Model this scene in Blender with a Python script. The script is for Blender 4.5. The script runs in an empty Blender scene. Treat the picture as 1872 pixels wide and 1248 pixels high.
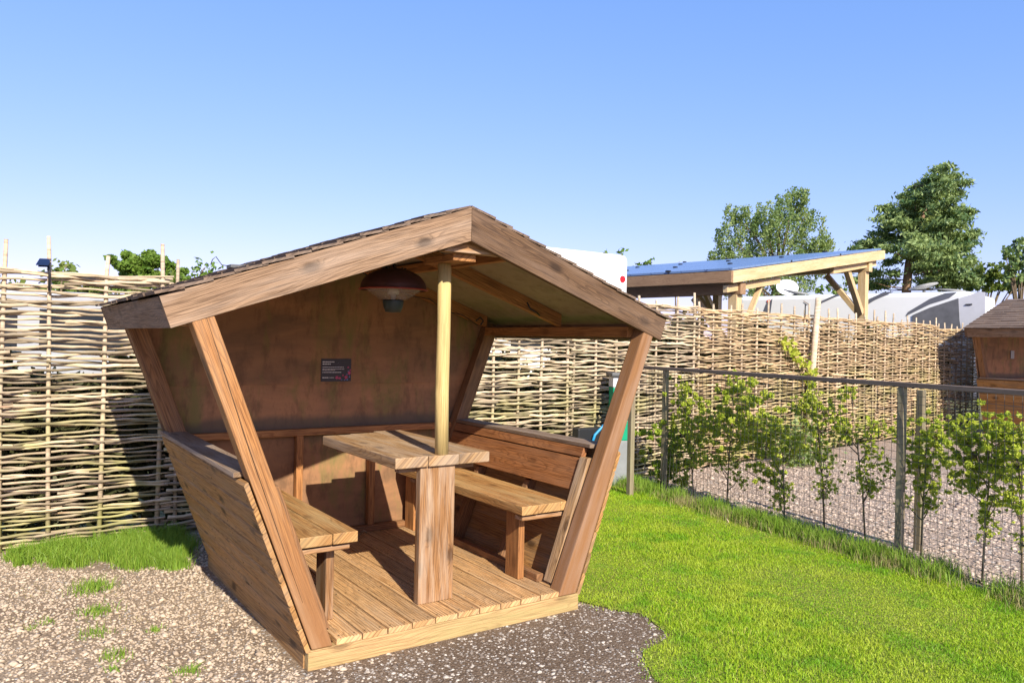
import bpy, bmesh, math, random
import numpy as np
from mathutils import Vector, Matrix
random.seed(7); RNG = np.random.default_rng(11)
C = bpy.context.scene.collection
S = bpy.context.scene
# ---------------------------------------------------------------- camera, sky, sun, exposure
F_PX, CAM, YAW, PITCH, ROLL = 1406.268, Vector((-1.89247, -3.15497, 1.41660)), 0.601758, 0.0, 0.02123
FW = Vector((math.sin(YAW), math.cos(YAW), 0)); RT0 = Vector((math.cos(YAW), -math.sin(YAW), 0)); UP0 = Vector((0, 0, 1))
RT = RT0*math.cos(ROLL) + UP0*math.sin(ROLL); UP = -RT0*math.sin(ROLL) + UP0*math.cos(ROLL)
cam = bpy.data.cameras.new('camera'); co = bpy.data.objects.new('camera', cam); C.objects.link(co)
cam.sensor_width = 36; cam.lens = 36*F_PX/1872; cam.clip_end = 1000; cam.clip_start = .05
m = Matrix((( RT.x, UP.x, -FW.x, CAM.x), (RT.y, UP.y, -FW.y, CAM.y), (RT.z, UP.z, -FW.z, CAM.z), (0, 0, 0, 1)))
co.matrix_world = m; S.camera = co
w = bpy.data.worlds.new('World'); S.world = w; w.use_nodes = True
nt = w.node_tree; sky = nt.nodes.new('ShaderNodeTexSky'); sky.sky_type = 'NISHITA'; sky.sun_disc = False
SUN_EL = math.radians(33); SUN_AZ = math.pi + 0.194
sky.sun_elevation = SUN_EL; sky.sun_rotation = SUN_AZ; sky.air_density = 1.0; sky.dust_density = .35; sky.ozone_density = 2.2
bg = nt.nodes['Background']; bg.inputs['Strength'].default_value = .15
# grade the sky's colour channel by channel towards the clear deep blue of the photograph
sp_ = nt.nodes.new('ShaderNodeSeparateColor'); cb_ = nt.nodes.new('ShaderNodeCombineColor'); nt.links.new(sky.outputs[0], sp_.inputs[0])
for i_, (g_, a_) in enumerate(((.87, .735), (.61, 1.085), (.50, 2.0))):
    p_ = nt.nodes.new('ShaderNodeMath'); p_.operation = 'POWER'; p_.inputs[1].default_value = g_; nt.links.new(sp_.outputs[i_], p_.inputs[0])
    q_ = nt.nodes.new('ShaderNodeMath'); q_.operation = 'MULTIPLY'; q_.inputs[1].default_value = a_; nt.links.new(p_.outputs[0], q_.inputs[0]); nt.links.new(q_.outputs[0], cb_.inputs[i_])
nt.links.new(cb_.outputs[0], bg.inputs[0])
sl = bpy.data.lights.new('sun', 'SUN'); sl.energy = 4.6; sl.angle = math.radians(.53); sl.color = (1, .93, .80)
so = bpy.data.objects.new('sun', sl); C.objects.link(so)
sd = Vector((math.sin(SUN_AZ)*math.cos(SUN_EL), math.cos(SUN_AZ)*math.cos(SUN_EL), math.sin(SUN_EL)))
so.rotation_euler = sd.to_track_quat('Z', 'Y').to_euler()
S.view_settings.view_transform = 'Standard'; S.view_settings.look = 'None'; S.view_settings.exposure = .75; S.view_settings.gamma = 1
S.cycles.max_bounces = 6; S.cycles.diffuse_bounces = 4; S.cycles.transparent_max_bounces = 12

def ray(u, v): return FW + RT*((u-936)/F_PX) - UP*((v-624)/F_PX)
def at(u, v, t): return CAM + ray(u, v)*t                       # a photo point at forward distance t
def on_plane(u, v, p, n):
    d = ray(u, v); return CAM + d*((Vector(p)-CAM).dot(n)/d.dot(n))
def on_ground(u, v, z=0): return on_plane(u, v, (0, 0, z), Vector((0, 0, 1)))

# ---------------------------------------------------------------- tagging helpers
def tag(o, label=None, cat=None, group=None, kind=None):
    if label: o['label'] = label
    if cat: o['category'] = cat
    if group: o['group'] = group
    if kind: o['kind'] = kind
    return o
def empty(name, loc=(0, 0, 0), rz=0, label=None, cat=None, group=None):
    o = bpy.data.objects.new(name, None); C.objects.link(o); o.location = loc; o.rotation_euler = (0, 0, rz)
    o.empty_display_size = .1
    return tag(o, label, cat, group)
def link(name, me, mat, parent=None, world=True):
    o = bpy.data.objects.new(name, me); C.objects.link(o)
    if mat: me.materials.append(mat)
    if parent: o.parent = parent
    return o
def np_mesh(name, V, Fa, mat, parent=None, tint=None, uv=None, smooth=False):
    """V (n,3), Fa (m,k) int array"""
    me = bpy.data.meshes.new(name); V = np.asarray(V, np.float32); Fa = np.asarray(Fa, np.int32); mF, k = Fa.shape
    me.vertices.add(len(V)); me.vertices.foreach_set('co', V.ravel())
    me.loops.add(mF*k); me.loops.foreach_set('vertex_index', Fa.ravel())
    me.polygons.add(mF); me.polygons.foreach_set('loop_start', np.arange(0, mF*k, k, dtype=np.int32))
    if tint is not None:
        a = me.attributes.new('tint', 'FLOAT', 'FACE'); a.data.foreach_set('value', np.asarray(tint, np.float32))
    if smooth: me.polygons.foreach_set('use_smooth', np.ones(mF, bool))
    me.update(calc_edges=True); me.validate()
    return link(name, me, mat, parent)

class MB:
    """collects boxes / prisms / tubes with wood-grain UVs (metres along the member) and a tint per board"""
    def __init__(s): s.v = []; s.f = []; s.uv = []; s.t = []; s.sm = []
    def face(s, pts, d, tint, off, smooth=False):
        pts = [Vector(p) for p in pts]; n = Vector((0, 0, 0))
        for i in range(len(pts)):
            a, b = pts[i], pts[(i+1) % len(pts)]
            n += a.cross(b)
        if n.length < 1e-12: return
        n.normalize(); i0 = len(s.v); s.v += [tuple(p) for p in pts]; s.f.append(tuple(range(i0, i0+len(pts))))
        if abs(n.dot(d)) > .8:
            e = d.orthogonal().normalized(); g = d.cross(e); s.uv.append([(p.dot(e)*.25+off[0]+.37, p.dot(g)*.55+off[1]) for p in pts])
        else:
            g = n.cross(d).normalized(); s.uv.append([(p.dot(d)+off[0], p.dot(g)+off[1]) for p in pts])
        s.t.append(tint); s.sm.append(smooth)
    def hexa(s, p, d=None, tint=None):
        """p: 8 corners, 0-3 bottom loop, 4-7 top loop"""
        p = [Vector(q) for q in p]; d = Vector(d).normalized() if d is not None else (p[1]-p[0]).normalized()
        tint = random.uniform(.82, 1.15) if tint is None else tint; off = (random.uniform(0, 40), random.uniform(0, 9))
        for q in ((0, 3, 2, 1), (4, 5, 6, 7), (0, 1, 5, 4), (1, 2, 6, 5), (2, 3, 7, 6), (3, 0, 4, 7)):
            s.face([p[i] for i in q], d, tint, off)
        return s
    def box(s, a, b, d=(1, 0, 0), tint=None):
        (x0, y0, z0), (x1, y1, z1) = a, b
        return s.hexa([(x0, y0, z0), (x1, y0, z0), (x1, y1, z0), (x0, y1, z0), (x0, y0, z1), (x1, y0, z1), (x1, y1, z1), (x0, y1, z1)], d, tint)
    def beam(s, a, b, w, t, tint=None):
        """a-b centre line, w and t full-size vectors"""
        a, b, w, t = Vector(a), Vector(b), Vector(w)/2, Vector(t)/2
        return s.hexa([a-w-t, b-w-t, b+w-t, a+w-t, a-w+t, b-w+t, b+w+t, a+w+t], b-a, tint)
    def tube(s, pts, r, n=6, tint=None, caps=True, smooth=True):
        pts = [Vector(p) for p in pts]; R = r if isinstance(r, (list, tuple)) else [r]*len(pts)
        tint = random.uniform(.8, 1.15) if tint is None else tint; off = (random.uniform(0, 40), random.uniform(0, 9)); rings = []
        L = 0; Ls = [0]
        for i in range(1, len(pts)): L += (pts[i]-pts[i-1]).length; Ls.append(L)
        ref = None
        for i, p in enumerate(pts):
            d = (pts[min(i+1, len(pts)-1)]-pts[max(i-1, 0)]).normalized()
            if ref is None: ref = d.orthogonal().normalized()
            e = (ref - d*ref.dot(d)).normalized(); ref = e; g = d.cross(e)
            rings.append([p+(e*math.cos(2*math.pi*k/n)+g*math.sin(2*math.pi*k/n))*R[i] for k in range(n)])
        for i in range(len(pts)-1):
            for k in range(n):
                k2 = (k+1) % n; i0 = len(s.v)
                s.v += [tuple(q) for q in (rings[i][k], rings[i][k2], rings[i+1][k2], rings[i+1][k])]
                s.f.append((i0, i0+1, i0+2, i0+3)); c = 6.28*R[i]/n
                s.uv.append([(Ls[i]+off[0], k*c+off[1]), (Ls[i]+off[0], (k+1)*c+off[1]), (Ls[i+1]+off[0], (k+1)*c+off[1]), (Ls[i+1]+off[0], k*c+off[1])])
                s.t.append(tint); s.sm.append(smooth)
        if caps:
            d = (pts[-1]-pts[0]).normalized(); s.face(rings[0][::-1], d, tint, off); s.face(rings[-1], d, tint, off)
        return s
    def lathe(s, c, prof, n=32, tint=1):
        c = Vector(c)
        for (r0, z0), (r1, z1) in zip(prof, prof[1:]):
            for k in range(n):
                a, b = 2*math.pi*k/n, 2*math.pi*(k+1)/n
                q = [c+Vector((r0*math.cos(a), r0*math.sin(a), z0)), c+Vector((r0*math.cos(b), r0*math.sin(b), z0)), c+Vector((r1*math.cos(b), r1*math.sin(b), z1)), c+Vector((r1*math.cos(a), r1*math.sin(a), z1))]
                i0 = len(s.v); s.v += [tuple(x) for x in q]; s.f.append((i0, i0+1, i0+2, i0+3)); s.uv.append([(0, 0)]*4); s.t.append(tint); s.sm.append(True)
        return s
    def prism(s, loop, vec, d, tint=None):
        """polygon loop extruded by vec"""
        tint = random.uniform(.85, 1.12) if tint is None else tint; off = (random.uniform(0, 40), random.uniform(0, 9))
        a = [Vector(p) for p in loop]; b = [p+Vector(vec) for p in a]; d = Vector(d).normalized(); n = len(a)
        s.face(a[::-1], d, tint, off); s.face(b, d, tint, off)
        for i in range(n): s.face([a[i], a[(i+1) % n], b[(i+1) % n], b[i]], d, tint, off)
        return s
    def build(s, name, mat, parent=None, bevel=0, weld=False):
        me = bpy.data.meshes.new(name); me.from_pydata(s.v, [], s.f)
        ul = me.uv_layers.new(name='UVMap'); ul.data.foreach_set('uv', np.array([c for f in s.uv for c in f], np.float32).ravel())
        a = me.attributes.new('tint', 'FLOAT', 'FACE'); a.data.foreach_set('value', np.array(s.t, np.float32))
        me.polygons.foreach_set('use_smooth', np.array(s.sm, bool))
        if bevel or weld or any(s.sm):
            bm = bmesh.new(); bm.from_mesh(me); bmesh.ops.remove_doubles(bm, verts=bm.verts, dist=1e-5)
            bmesh.ops.recalc_face_normals(bm, faces=bm.faces)
            bm.to_mesh(me); bm.free()
        o = link(name, me, mat, parent)
        if bevel:
            md = o.modifiers.new('bevel', 'BEVEL'); md.width = bevel; md.segments = 2; md.limit_method = 'ANGLE'; md.angle_limit = .6
        return o

# ---------------------------------------------------------------- materials
def new_mat(name):
    m = bpy.data.materials.new(name); m.use_nodes = True; nt = m.node_tree
    return m, nt, nt.nodes['Principled BSDF']
class N:
    def __init__(s, nt): s.nt = nt
    def n(s, t, **k):
        nd = s.nt.nodes.new('ShaderNode'+t)
        for a, b in k.items():
            if a.startswith('i_'): nd.inputs[a[2:].replace('_', ' ')].default_value = b
            else: setattr(nd, a, b)
        return nd
    def l(s, a, b): s.nt.links.new(a, b)
    def noise(s, vec, scale, detail=4, rough=.55, dist=0):
        nd = s.n('TexNoise'); nd.inputs['Scale'].default_value = scale; nd.inputs['Detail'].default_value = detail; nd.inputs['Roughness'].default_value = rough; nd.inputs['Distortion'].default_value = dist
        if vec is not None: s.l(vec, nd.inputs['Vector'])
        return nd.outputs['Fac']
    def mapping(s, vec, scale=(1, 1, 1), loc=(0, 0, 0)):
        nd = s.n('Mapping'); nd.inputs['Scale'].default_value = scale; nd.inputs['Location'].default_value = loc; s.l(vec, nd.inputs['Vector']); return nd.outputs[0]
    def ramp(s, fac, stops, interp='LINEAR'):
        nd = s.n('ValToRGB'); cr = nd.color_ramp; cr.interpolation = interp
        while len(cr.elements) < len(stops): cr.elements.new(.5)
        for e, (p, c) in zip(cr.elements, stops): e.position = p; e.color = (*c, 1) if len(c) == 3 else c
        s.l(fac, nd.inputs[0]); return nd.outputs[0]
    def mix(s, fac, a, b, mode='MIX'):
        nd = s.n('Mix'); nd.data_type = 'RGBA'; nd.blend_type = mode
        if isinstance(fac, (int, float)): nd.inputs[0].default_value = fac
        else: s.l(fac, nd.inputs[0])
        for i, x in ((6, a), (7, b)):
            if isinstance(x, tuple): nd.inputs[i].default_value = (*x, 1)
            else: s.l(x, nd.inputs[i])
        return nd.outputs[2]
    def math(s, op, a, b=0):
        nd = s.n('Math'); nd.operation = op
        for i, x in ((0, a), (1, b)):
            if isinstance(x, (int, float)): nd.inputs[i].default_value = x
            else: s.l(x, nd.inputs[i])
        return nd.outputs[0]
    def val(s, col, v):
        nd = s.n('HueSaturation'); s.l(col, nd.inputs['Color'])
        if isinstance(v, (int, float)): nd.inputs['Value'].default_value = v
        else: s.l(v, nd.inputs['Value'])
        return nd.outputs[0]
    def bump(s, h, strength, dist, bsdf):
        nd = s.n('Bump'); nd.inputs['Strength'].default_value = strength; nd.inputs['Distance'].default_value = dist
        s.l(h, nd.inputs['Height']); s.l(nd.outputs[0], bsdf.inputs['Normal'])
def tint_of(k):
    a = k.n('Attribute'); a.attribute_name = 'tint'; return a.outputs['Fac']

def wood(name, light, mid, dark, ring=22, rough=.75, knots=.6, weather=None, wamt=.4, green=None, gamt=0, bump=.25):
    m, nt, b = new_mat(name); k = N(nt); uv = k.n('UVMap').outputs[0]; uv = k.mapping(uv)
    # cathedral growth rings: bands across the board, bent by a long-wave noise
    warp = k.noise(k.mapping(uv, (.9, 5.5, 1)), 1.5, 2, .45)
    sx = k.n('SeparateXYZ'); k.l(uv, sx.inputs[0])
    kn = k.n('TexVoronoi'); kn.voronoi_dimensions = '2D'; kn.inputs['Scale'].default_value = 1; k.l(k.mapping(uv, (3.1, 6.2, 1)), kn.inputs['Vector']); kn.inputs['Randomness'].default_value = 1
    keep = k.ramp(kn.outputs['Color'], [(.46, (0, 0, 0)), (.48, (1, 1, 1))])
    near = k.math('MULTIPLY', k.ramp(kn.outputs['Distance'], [(0, (1, 1, 1)), (.10, (.75, .75, .75)), (.2, (.28, .28, .28)), (.42, (0, 0, 0))]), keep)
    ph = k.math('ADD', k.math('MULTIPLY', sx.outputs[1], ring*5.2), k.math('MULTIPLY', warp, 20.0))
    ph = k.math('ADD', ph, k.math('MULTIPLY', near, 3.2*knots))
    ringv = k.math('FRACT', ph)
    ringc = k.ramp(ringv, [(0, (0, 0, 0)), (.55, (.1, .1, .1)), (.86, (.95, .95, .95)), (.94, (.8, .8, .8)), (1, (0, 0, 0))])
    fine = k.noise(k.mapping(uv, (4, 170, 1)), 1, 5, .65)
    broad = k.noise(k.mapping(uv, (1.1, 9, 1)), 1, 4, .6)
    c = k.mix(k.ramp(broad, [(.3, (0, 0, 0)), (.7, (1, 1, 1))]), light, mid)
    c = k.mix(k.math('MULTIPLY', ringc, .58), c, dark)
    c = k.mix(k.ramp(fine, [(.36, (.9, .9, .9)), (.56, (0, 0, 0))]), c, dark)
    kk = k.math('MULTIPLY', k.ramp(kn.outputs['Distance'], [(0, (1, 1, 1)), (.085, (.95, .95, .95)), (.12, (.55, .55, .55)), (.2, (0, 0, 0))]), knots)
    kk = k.math('MULTIPLY', kk, keep)
    c = k.mix(kk, c, tuple(x*.5 for x in dark))
    tc = k.n('TexCoord').outputs['Object']
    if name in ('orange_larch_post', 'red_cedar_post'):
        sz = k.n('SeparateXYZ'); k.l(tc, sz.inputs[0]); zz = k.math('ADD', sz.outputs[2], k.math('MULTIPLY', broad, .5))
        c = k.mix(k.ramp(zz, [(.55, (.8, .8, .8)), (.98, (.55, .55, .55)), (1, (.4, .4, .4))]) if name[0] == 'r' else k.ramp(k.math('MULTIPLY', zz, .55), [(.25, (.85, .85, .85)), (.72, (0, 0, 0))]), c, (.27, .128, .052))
    if weather:
        wn = k.noise(k.mapping(uv, (1.8, 16, 1), (3, 7, 0)), 1, 5, .6)
        c = k.mix(k.math('MULTIPLY', k.ramp(wn, [(.42, (0, 0, 0)), (.68, (1, 1, 1))]), wamt), c, weather)
    if green:
        gn = k.noise(tc, 3.3, 5, .6, .3); c = k.mix(k.math('MULTIPLY', k.ramp(gn, [(.5, (0, 0, 0)), (.66, (1, 1, 1))]), gamt), c, green)
    c = k.val(c, tint_of(k)); k.l(c, b.inputs['Base Color'])
    b.inputs['Roughness'].default_value = rough; b.inputs['Specular IOR Level'].default_value = .3
    h = k.math('ADD', k.math('MULTIPLY', fine, .8), k.math('MULTIPLY', ringc, -.5)); k.bump(h, bump, .004, b)
    return m
W = {}
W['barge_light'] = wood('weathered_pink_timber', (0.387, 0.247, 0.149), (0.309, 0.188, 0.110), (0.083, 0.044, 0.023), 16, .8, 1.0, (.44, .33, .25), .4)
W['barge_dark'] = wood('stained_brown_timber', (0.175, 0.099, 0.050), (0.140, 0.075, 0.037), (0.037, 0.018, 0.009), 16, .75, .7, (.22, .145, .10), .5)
W['fascia'] = wood('grey_brown_timber', (0.301, 0.189, 0.117), (0.245, 0.152, 0.095), (0.072, 0.042, 0.026), 18, .8, .6, (.30, .23, .18), .5)
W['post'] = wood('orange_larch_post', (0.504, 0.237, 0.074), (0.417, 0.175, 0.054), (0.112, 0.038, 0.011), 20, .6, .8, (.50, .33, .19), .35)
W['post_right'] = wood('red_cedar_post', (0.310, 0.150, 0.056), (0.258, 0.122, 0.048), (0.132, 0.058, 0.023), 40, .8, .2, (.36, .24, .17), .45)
W['post_dark'] = wood('dark_brown_post', (0.349, 0.170, 0.066), (0.279, 0.131, 0.052), (0.091, 0.039, 0.016), 20, .7, .5, (.27, .18, .12), .3)
W['siding'] = wood('brown_siding', (0.528, 0.272, 0.089), (0.432, 0.216, 0.068), (0.124, 0.056, 0.018), 16, .7, .9, (.34, .24, .15), .5)
W['cap'] = wood('grey_brown_cap', (0.270, 0.181, 0.112), (0.225, 0.148, 0.088), (0.113, 0.068, 0.040), 18, .75, .5, (.38, .31, .26), .5)
W['back_rest'] = wood('red_brown_backrest', (0.469, 0.196, 0.070), (0.384, 0.152, 0.053), (0.123, 0.041, 0.013), 17, .6, .35, (.38, .2, .11), .35)
W['seat'] = wood('golden_seat_timber', (0.578, 0.314, 0.111), (0.496, 0.247, 0.085), (0.142, 0.063, 0.021), 18, .55, .5, (.58, .42, .20), .5)
W['table'] = wood('bleached_table_timber', (0.482, 0.300, 0.141), (0.396, 0.223, 0.098), (0.121, 0.058, 0.024), 16, .7, .7, (.50, .40, .30), .55)
W['leg'] = wood('pine_leg_timber', (0.388, 0.204, 0.082), (0.331, 0.160, 0.061), (0.114, 0.047, 0.017), 18, .6, .8, (.56, .44, .32), .6)
W['deck'] = wood('grooved_deck_timber', (0.772, 0.464, 0.201), (0.661, 0.371, 0.152), (0.225, 0.117, 0.045), 14, .75, .3, (.50, .37, .23), .5)
W['frame'] = wood('pale_pine_frame', (0.598, 0.387, 0.174), (0.514, 0.317, 0.135), (0.229, 0.127, 0.051), 14, .7, .6, (.36, .30, .12), .7)
W['rafter'] = wood('inner_orange_rafter', (0.565, 0.264, 0.090), (0.467, 0.200, 0.067), (0.159, 0.063, 0.021), 20, .65, .4)
W['oak'] = wood('fresh_green_oak', (.72, .53, .29), (.62, .44, .225), (.42, .27, .13), 12, .65, .2, (.75, .6, .38), .5)
W['oak_brown'] = wood('brown_oak', (.40, .25, .14), (.33, .20, .11), (.2, .11, .06), 12, .7, .2)
W['rail'] = wood('grey_rail', (0.284, 0.207, 0.158), (0.219, 0.157, 0.120), (0.121, 0.082, 0.060), 30, .85, .1)
W['fpost'] = wood('grey_fence_post', (0.378, 0.304, 0.196), (0.304, 0.235, 0.153), (0.126, 0.094, 0.058), 25, .85, .3, (.32, .31, .18), .6)
W['pole'] = wood('treated_round_pole', (0.726, 0.550, 0.242), (0.638, 0.462, 0.182), (0.356, 0.238, 0.089), 30, .7, .35, (.52, .44, .2), .6)
W['shingle'] = wood('brown_roof_shingle', (0.235, 0.160, 0.112), (0.187, 0.122, 0.082), (0.070, 0.046, 0.032), 22, .85, .0, (.24, .19, .155), .5)

def ply(name, base, dk, green, gamt):
    m, nt, b = new_mat(name); k = N(nt); tc = k.n('TexCoord').outputs['Object']
    n1 = k.noise(k.mapping(tc, (1.1, 1, 3.2)), 1.5, 5, .62, .4); n2 = k.noise(k.mapping(tc, (1.3, 1, .4)), 2.6, 6, .68, .3); n3 = k.noise(k.mapping(tc, (1.2, 1, .45)), 12, 6, .7)
    c = k.mix(k.ramp(n1, [(.34, (0, 0, 0)), (.66, (1, 1, 1))]), base, dk)
    c = k.mix(k.math('MULTIPLY', k.ramp(n2, [(.50, (0, 0, 0)), (.62, (1, 1, 1))]), gamt), c, green)
    c = k.mix(k.ramp(n3, [(.34, (.5, .5, .5)), (.50, (0, 0, 0))]), c, tuple(x*.55 for x in dk))
    if name == 'stained_shaded_plywood':
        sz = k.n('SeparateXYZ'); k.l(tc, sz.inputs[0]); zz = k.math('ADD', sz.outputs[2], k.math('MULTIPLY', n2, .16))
        c = k.mix(k.ramp(zz, [(.80, (0, 0, 0)), (.88, (.75, .75, .75)), (.96, (.7, .7, .7)), (1.0, (.0, .0, .0))]), c, (.10, .085, .06))  # shadow band painted across the lower ply, edge broken by noise
    c = k.val(c, tint_of(k)); k.l(c, b.inputs['Base Color']); b.inputs['Roughness'].default_value = .75; b.inputs['Specular IOR Level'].default_value = .25
    k.bump(n3, .15, .002, b); return m
W['ply'] = ply('stained_shaded_plywood', (.40, .20, .095), (.21, .12, .066), (.20, .17, .055), .85)
W['ply_roof'] = ply('roof_lining_board', (.36, .29, .20), (.29, .225, .15), (.21, .20, .10), .6)

def plain(name, col, rough=.5, metal=0, spec=.5, noise=0, emit=None):
    m, nt, b = new_mat(name); b.inputs['Roughness'].default_value = rough; b.inputs['Metallic'].default_value = metal; b.inputs['Specular IOR Level'].default_value = spec
    b.inputs['Base Color'].default_value = (*col, 1)
    k = N(nt); nz = k.noise(k.n('TexCoord').outputs['Object'], 6, 5, .65)
    c = k.mix(k.ramp(nz, [(.3, (0, 0, 0)), (.7, (1, 1, 1))]), col, tuple(x*(1-noise) for x in col)); k.l(c, b.inputs['Base Color'])
    return m
M = dict(
    grey_van=plain('dirty_pale_van_paint', (.40, .40, .41), .35, 0, .5, .1),
    white=plain('white_caravan_panel', (.86, .86, .85), .3, 0, .5, .04), lav=plain('pale_grey_panel', (.62, .62, .66), .35, 0, .5, .05),
    graph=plain('dark_grey_graphic', (.13, .135, .16), .35), grey_door=plain('grey_door_panel', (.60, .60, .64), .45, 0, .5, .08), awn=plain('dark_grey_awning_fabric', (.16, .16, .175), .85, 0, .2, .3),
    black=plain('black_plastic', (.02, .02, .022), .45), red=plain('red_reflector', (.65, .01, .015), .25), orange=plain('red_marker_lamp', (.8, .06, .02), .3),
    green=plain('green_plastic', (.0, .33, .17), .4, 0, .5, .1), cream=plain('white_plastic', (.68, .68, .70), .4, 0, .5, .1), grey=plain('grey_plastic', (.27, .28, .29), .55, 0, .4, .25), dgrey=plain('dark_grey_metal', (.12, .12, .12), .5, 0, .5, .3),
    hose=plain('blue_hose', (.02, .28, .55), .35), rust=plain('dark_red_enamel', (.09, .028, .025), .55, 0, .5, .5), rim=plain('red_rim', (.30, .035, .02), .5), cup=plain('green_black_cup', (.035, .05, .045), .5, 0, .5, .3),
    metal=plain('galvanised_wire', (.13, .125, .115), .5, .2, .5, .3), bulb=plain('halogen_tube', (.7, .62, .5), .2), bluepv=plain('blue_solar_cells', (.012, .02, .055), .08, 0, .6, .2),
    dish=plain('grey_dish', (.36, .36, .35), .5, 0, .5, .15), leafdead=plain('dry_leaf', (.32, .22, .12), .8, 0, .2, .3), sign=plain('charcoal_plaque', (.045, .04, .045), .5, 0, .4, .1),
    ink=plain('white_print', (.62, .6, .6), .6), pink=plain('pink_print', (.6, .07, .17), .6), blue=plain('blue_print', (.12, .22, .5), .6), tyre=plain('black_rubber', (.02, .02, .02), .8), window=plain('dark_window', (.025, .028, .035), .08))
# solar glass: smooth, reflects the sky
def pv():
    m, nt, b = new_mat('solar_glass'); k = N(nt); uv = k.n('UVMap').outputs[0]
    br = k.n('TexBrick'); br.offset = 0; k.l(uv, br.inputs['Vector']); br.inputs['Scale'].default_value = 1; br.inputs['Brick Width'].default_value = .156; br.inputs['Row Height'].default_value = .156; br.inputs['Mortar Size'].default_value = .003
    br.inputs['Color1'].default_value = (.12, .19, .34, 1); br.inputs['Color2'].default_value = (.13, .20, .36, 1); br.inputs['Mortar'].default_value = (.05, .08, .18, 1)
    k.l(br.outputs['Color'], b.inputs['Base Color']); b.inputs['Roughness'].default_value = .4; b.inputs['Specular IOR Level'].default_value = .5; b.inputs['Coat Weight'].default_value = .5; b.inputs['Coat Roughness'].default_value = .22
    return m
M['pv'] = pv()
def glass():
    m, nt, b = new_mat('frosted_heater_glass'); b.inputs['Base Color'].default_value = (.55, .45, .38, 1); b.inputs['Roughness'].default_value = .15; b.inputs['Alpha'].default_value = .2; return m
M['glass'] = glass()

def wattle_mat(name, light, dark, stake=False):
    m, nt, b = new_mat(name); k = N(nt); tc = k.n('TexCoord').outputs['Object']; geo = k.n('NewGeometry').outputs['Position']
    n1 = k.noise(k.mapping(tc, (3, 3, 14)), 2.2, 4, .6); n2 = k.noise(k.mapping(tc, (6, 6, 40)), 2, 4, .6)
    c = k.mix(k.ramp(n1, [(.33, (0, 0, 0)), (.68, (1, 1, 1))]), light, dark)
    c = k.mix(k.ramp(n2, [(.36, (.6, .6, .6)), (.5, (0, 0, 0))]), c, tuple(x*.55 for x in dark))
    # green algae in patches towards the foot
    sx = k.n('SeparateXYZ'); k.l(geo, sx.inputs[0]); low = k.ramp(k.math('MULTIPLY', sx.outputs[2], .5), [(.18, (1, 1, 1)), (.75, (.12, .12, .12))])
    pn = k.noise(k.mapping(tc, (1, 1, 1.6)), 2.1, 4, .6)
    g = k.math('MULTIPLY', k.ramp(pn, [(.47, (0, 0, 0)), (.62, (.75, .75, .75))]), low)
    c = k.mix(g, c, (.34, .33, .10)); rn = k.noise(k.mapping(tc, (2, 1, 30), (5, 5, 5)), 1.3, 2, .5)
    c = k.mix(k.ramp(rn, [(.68, (0, 0, 0)), (.74, (.7, .7, .7))]), c, (.34, .17, .10))
    a = tint_of(k); c = k.val(c, a); k.l(c, b.inputs['Base Color']); b.inputs['Roughness'].default_value = .8; b.inputs['Specular IOR Level'].default_value = .25
    k.bump(n2, .3, .003, b); return m
M['rod'] = wattle_mat('peeled_hazel_rod', (.66, .53, .36), (.42, .31, .20)); M['stake'] = wattle_mat('hazel_stake', (.62, .49, .35), (.45, .34, .23))
M['rod_far'] = wattle_mat('hazel_rod_orange', (.68, .50, .30), (.42, .28, .15))

def leaf_mat(name, a, bcol, trans=.35, rough=.5):
    m, nt, b = new_mat(name); k = N(nt); t = tint_of(k); c = k.mix(t, bcol, a); k.l(c, b.inputs['Base Color']); b.inputs['Roughness'].default_value = rough; b.inputs['Specular IOR Level'].default_value = .3
    tr = k.n('BsdfTranslucent'); k.l(k.mix(.5, c, (.30, .36, .03)), tr.inputs['Color']); ms = k.n('MixShader'); ms.inputs[0].default_value = trans
    k.l(b.outputs[0], ms.inputs[1]); k.l(tr.outputs[0], ms.inputs[2]); k.l(ms.outputs[0], nt.nodes['Material Output'].inputs['Surface']); return m
M['lawn'] = leaf_mat('lawn_grass', (.22, .40, .008), (.46, .60, .03), .3)
def lawn_mat():
    m = leaf_mat('lawn_blades', (.2, .4, .01), (.4, .6, .03), .3); nt = m.node_tree; k = N(nt); b = nt.nodes['Principled BSDF']
    c = k.ramp(tint_of(k), [(0, (.10, .24, .006)), (.35, (.21, .40, .008)), (.7, (.38, .56, .02)), (.9, (.54, .58, .06)), (1, (.62, .50, .22))]); p = k.n('NewGeometry').outputs['Position']
    n = k.noise(p, 1.7, 4, .6); c = k.mix(k.ramp(n, [(.42, (0, 0, 0)), (.66, (.7, .7, .7))]), c, (.50, .56, .05)); n2 = k.noise(p, 3.1, 3, .6); c = k.mix(k.ramp(n2, [(.52, (0, 0, 0)), (.64, (.7, .7, .7))]), c, (.12, .34, .01))
    k.l(c, b.inputs['Base Color']); return m
M['lawn'] = lawn_mat()
M['tuft'] = leaf_mat('long_grass', (.13, .28, .02), (.32, .42, .06), .3); M['dry'] = leaf_mat('dry_grass', (.34, .30, .12), (.45, .36, .18), .3)
M['sap'] = leaf_mat('young_leaves', (.36, .48, .03), (.80, .82, .14), .5); M['sap2'] = leaf_mat('dark_young_leaves', (.20, .34, .025), (.54, .64, .08), .45)
M['birch'] = leaf_mat('birch_leaves', (.15, .25, .08), (.38, .45, .16), .45); M['pine'] = leaf_mat('pine_needles', (.05, .12, .045), (.30, .38, .13), .25)
M['oakl'] = leaf_mat('broad_leaves', (.08, .16, .02), (.20, .30, .045), .3); M['bush'] = leaf_mat('bush_leaves', (.09, .15, .025), (.20, .24, .05), .3)
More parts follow.
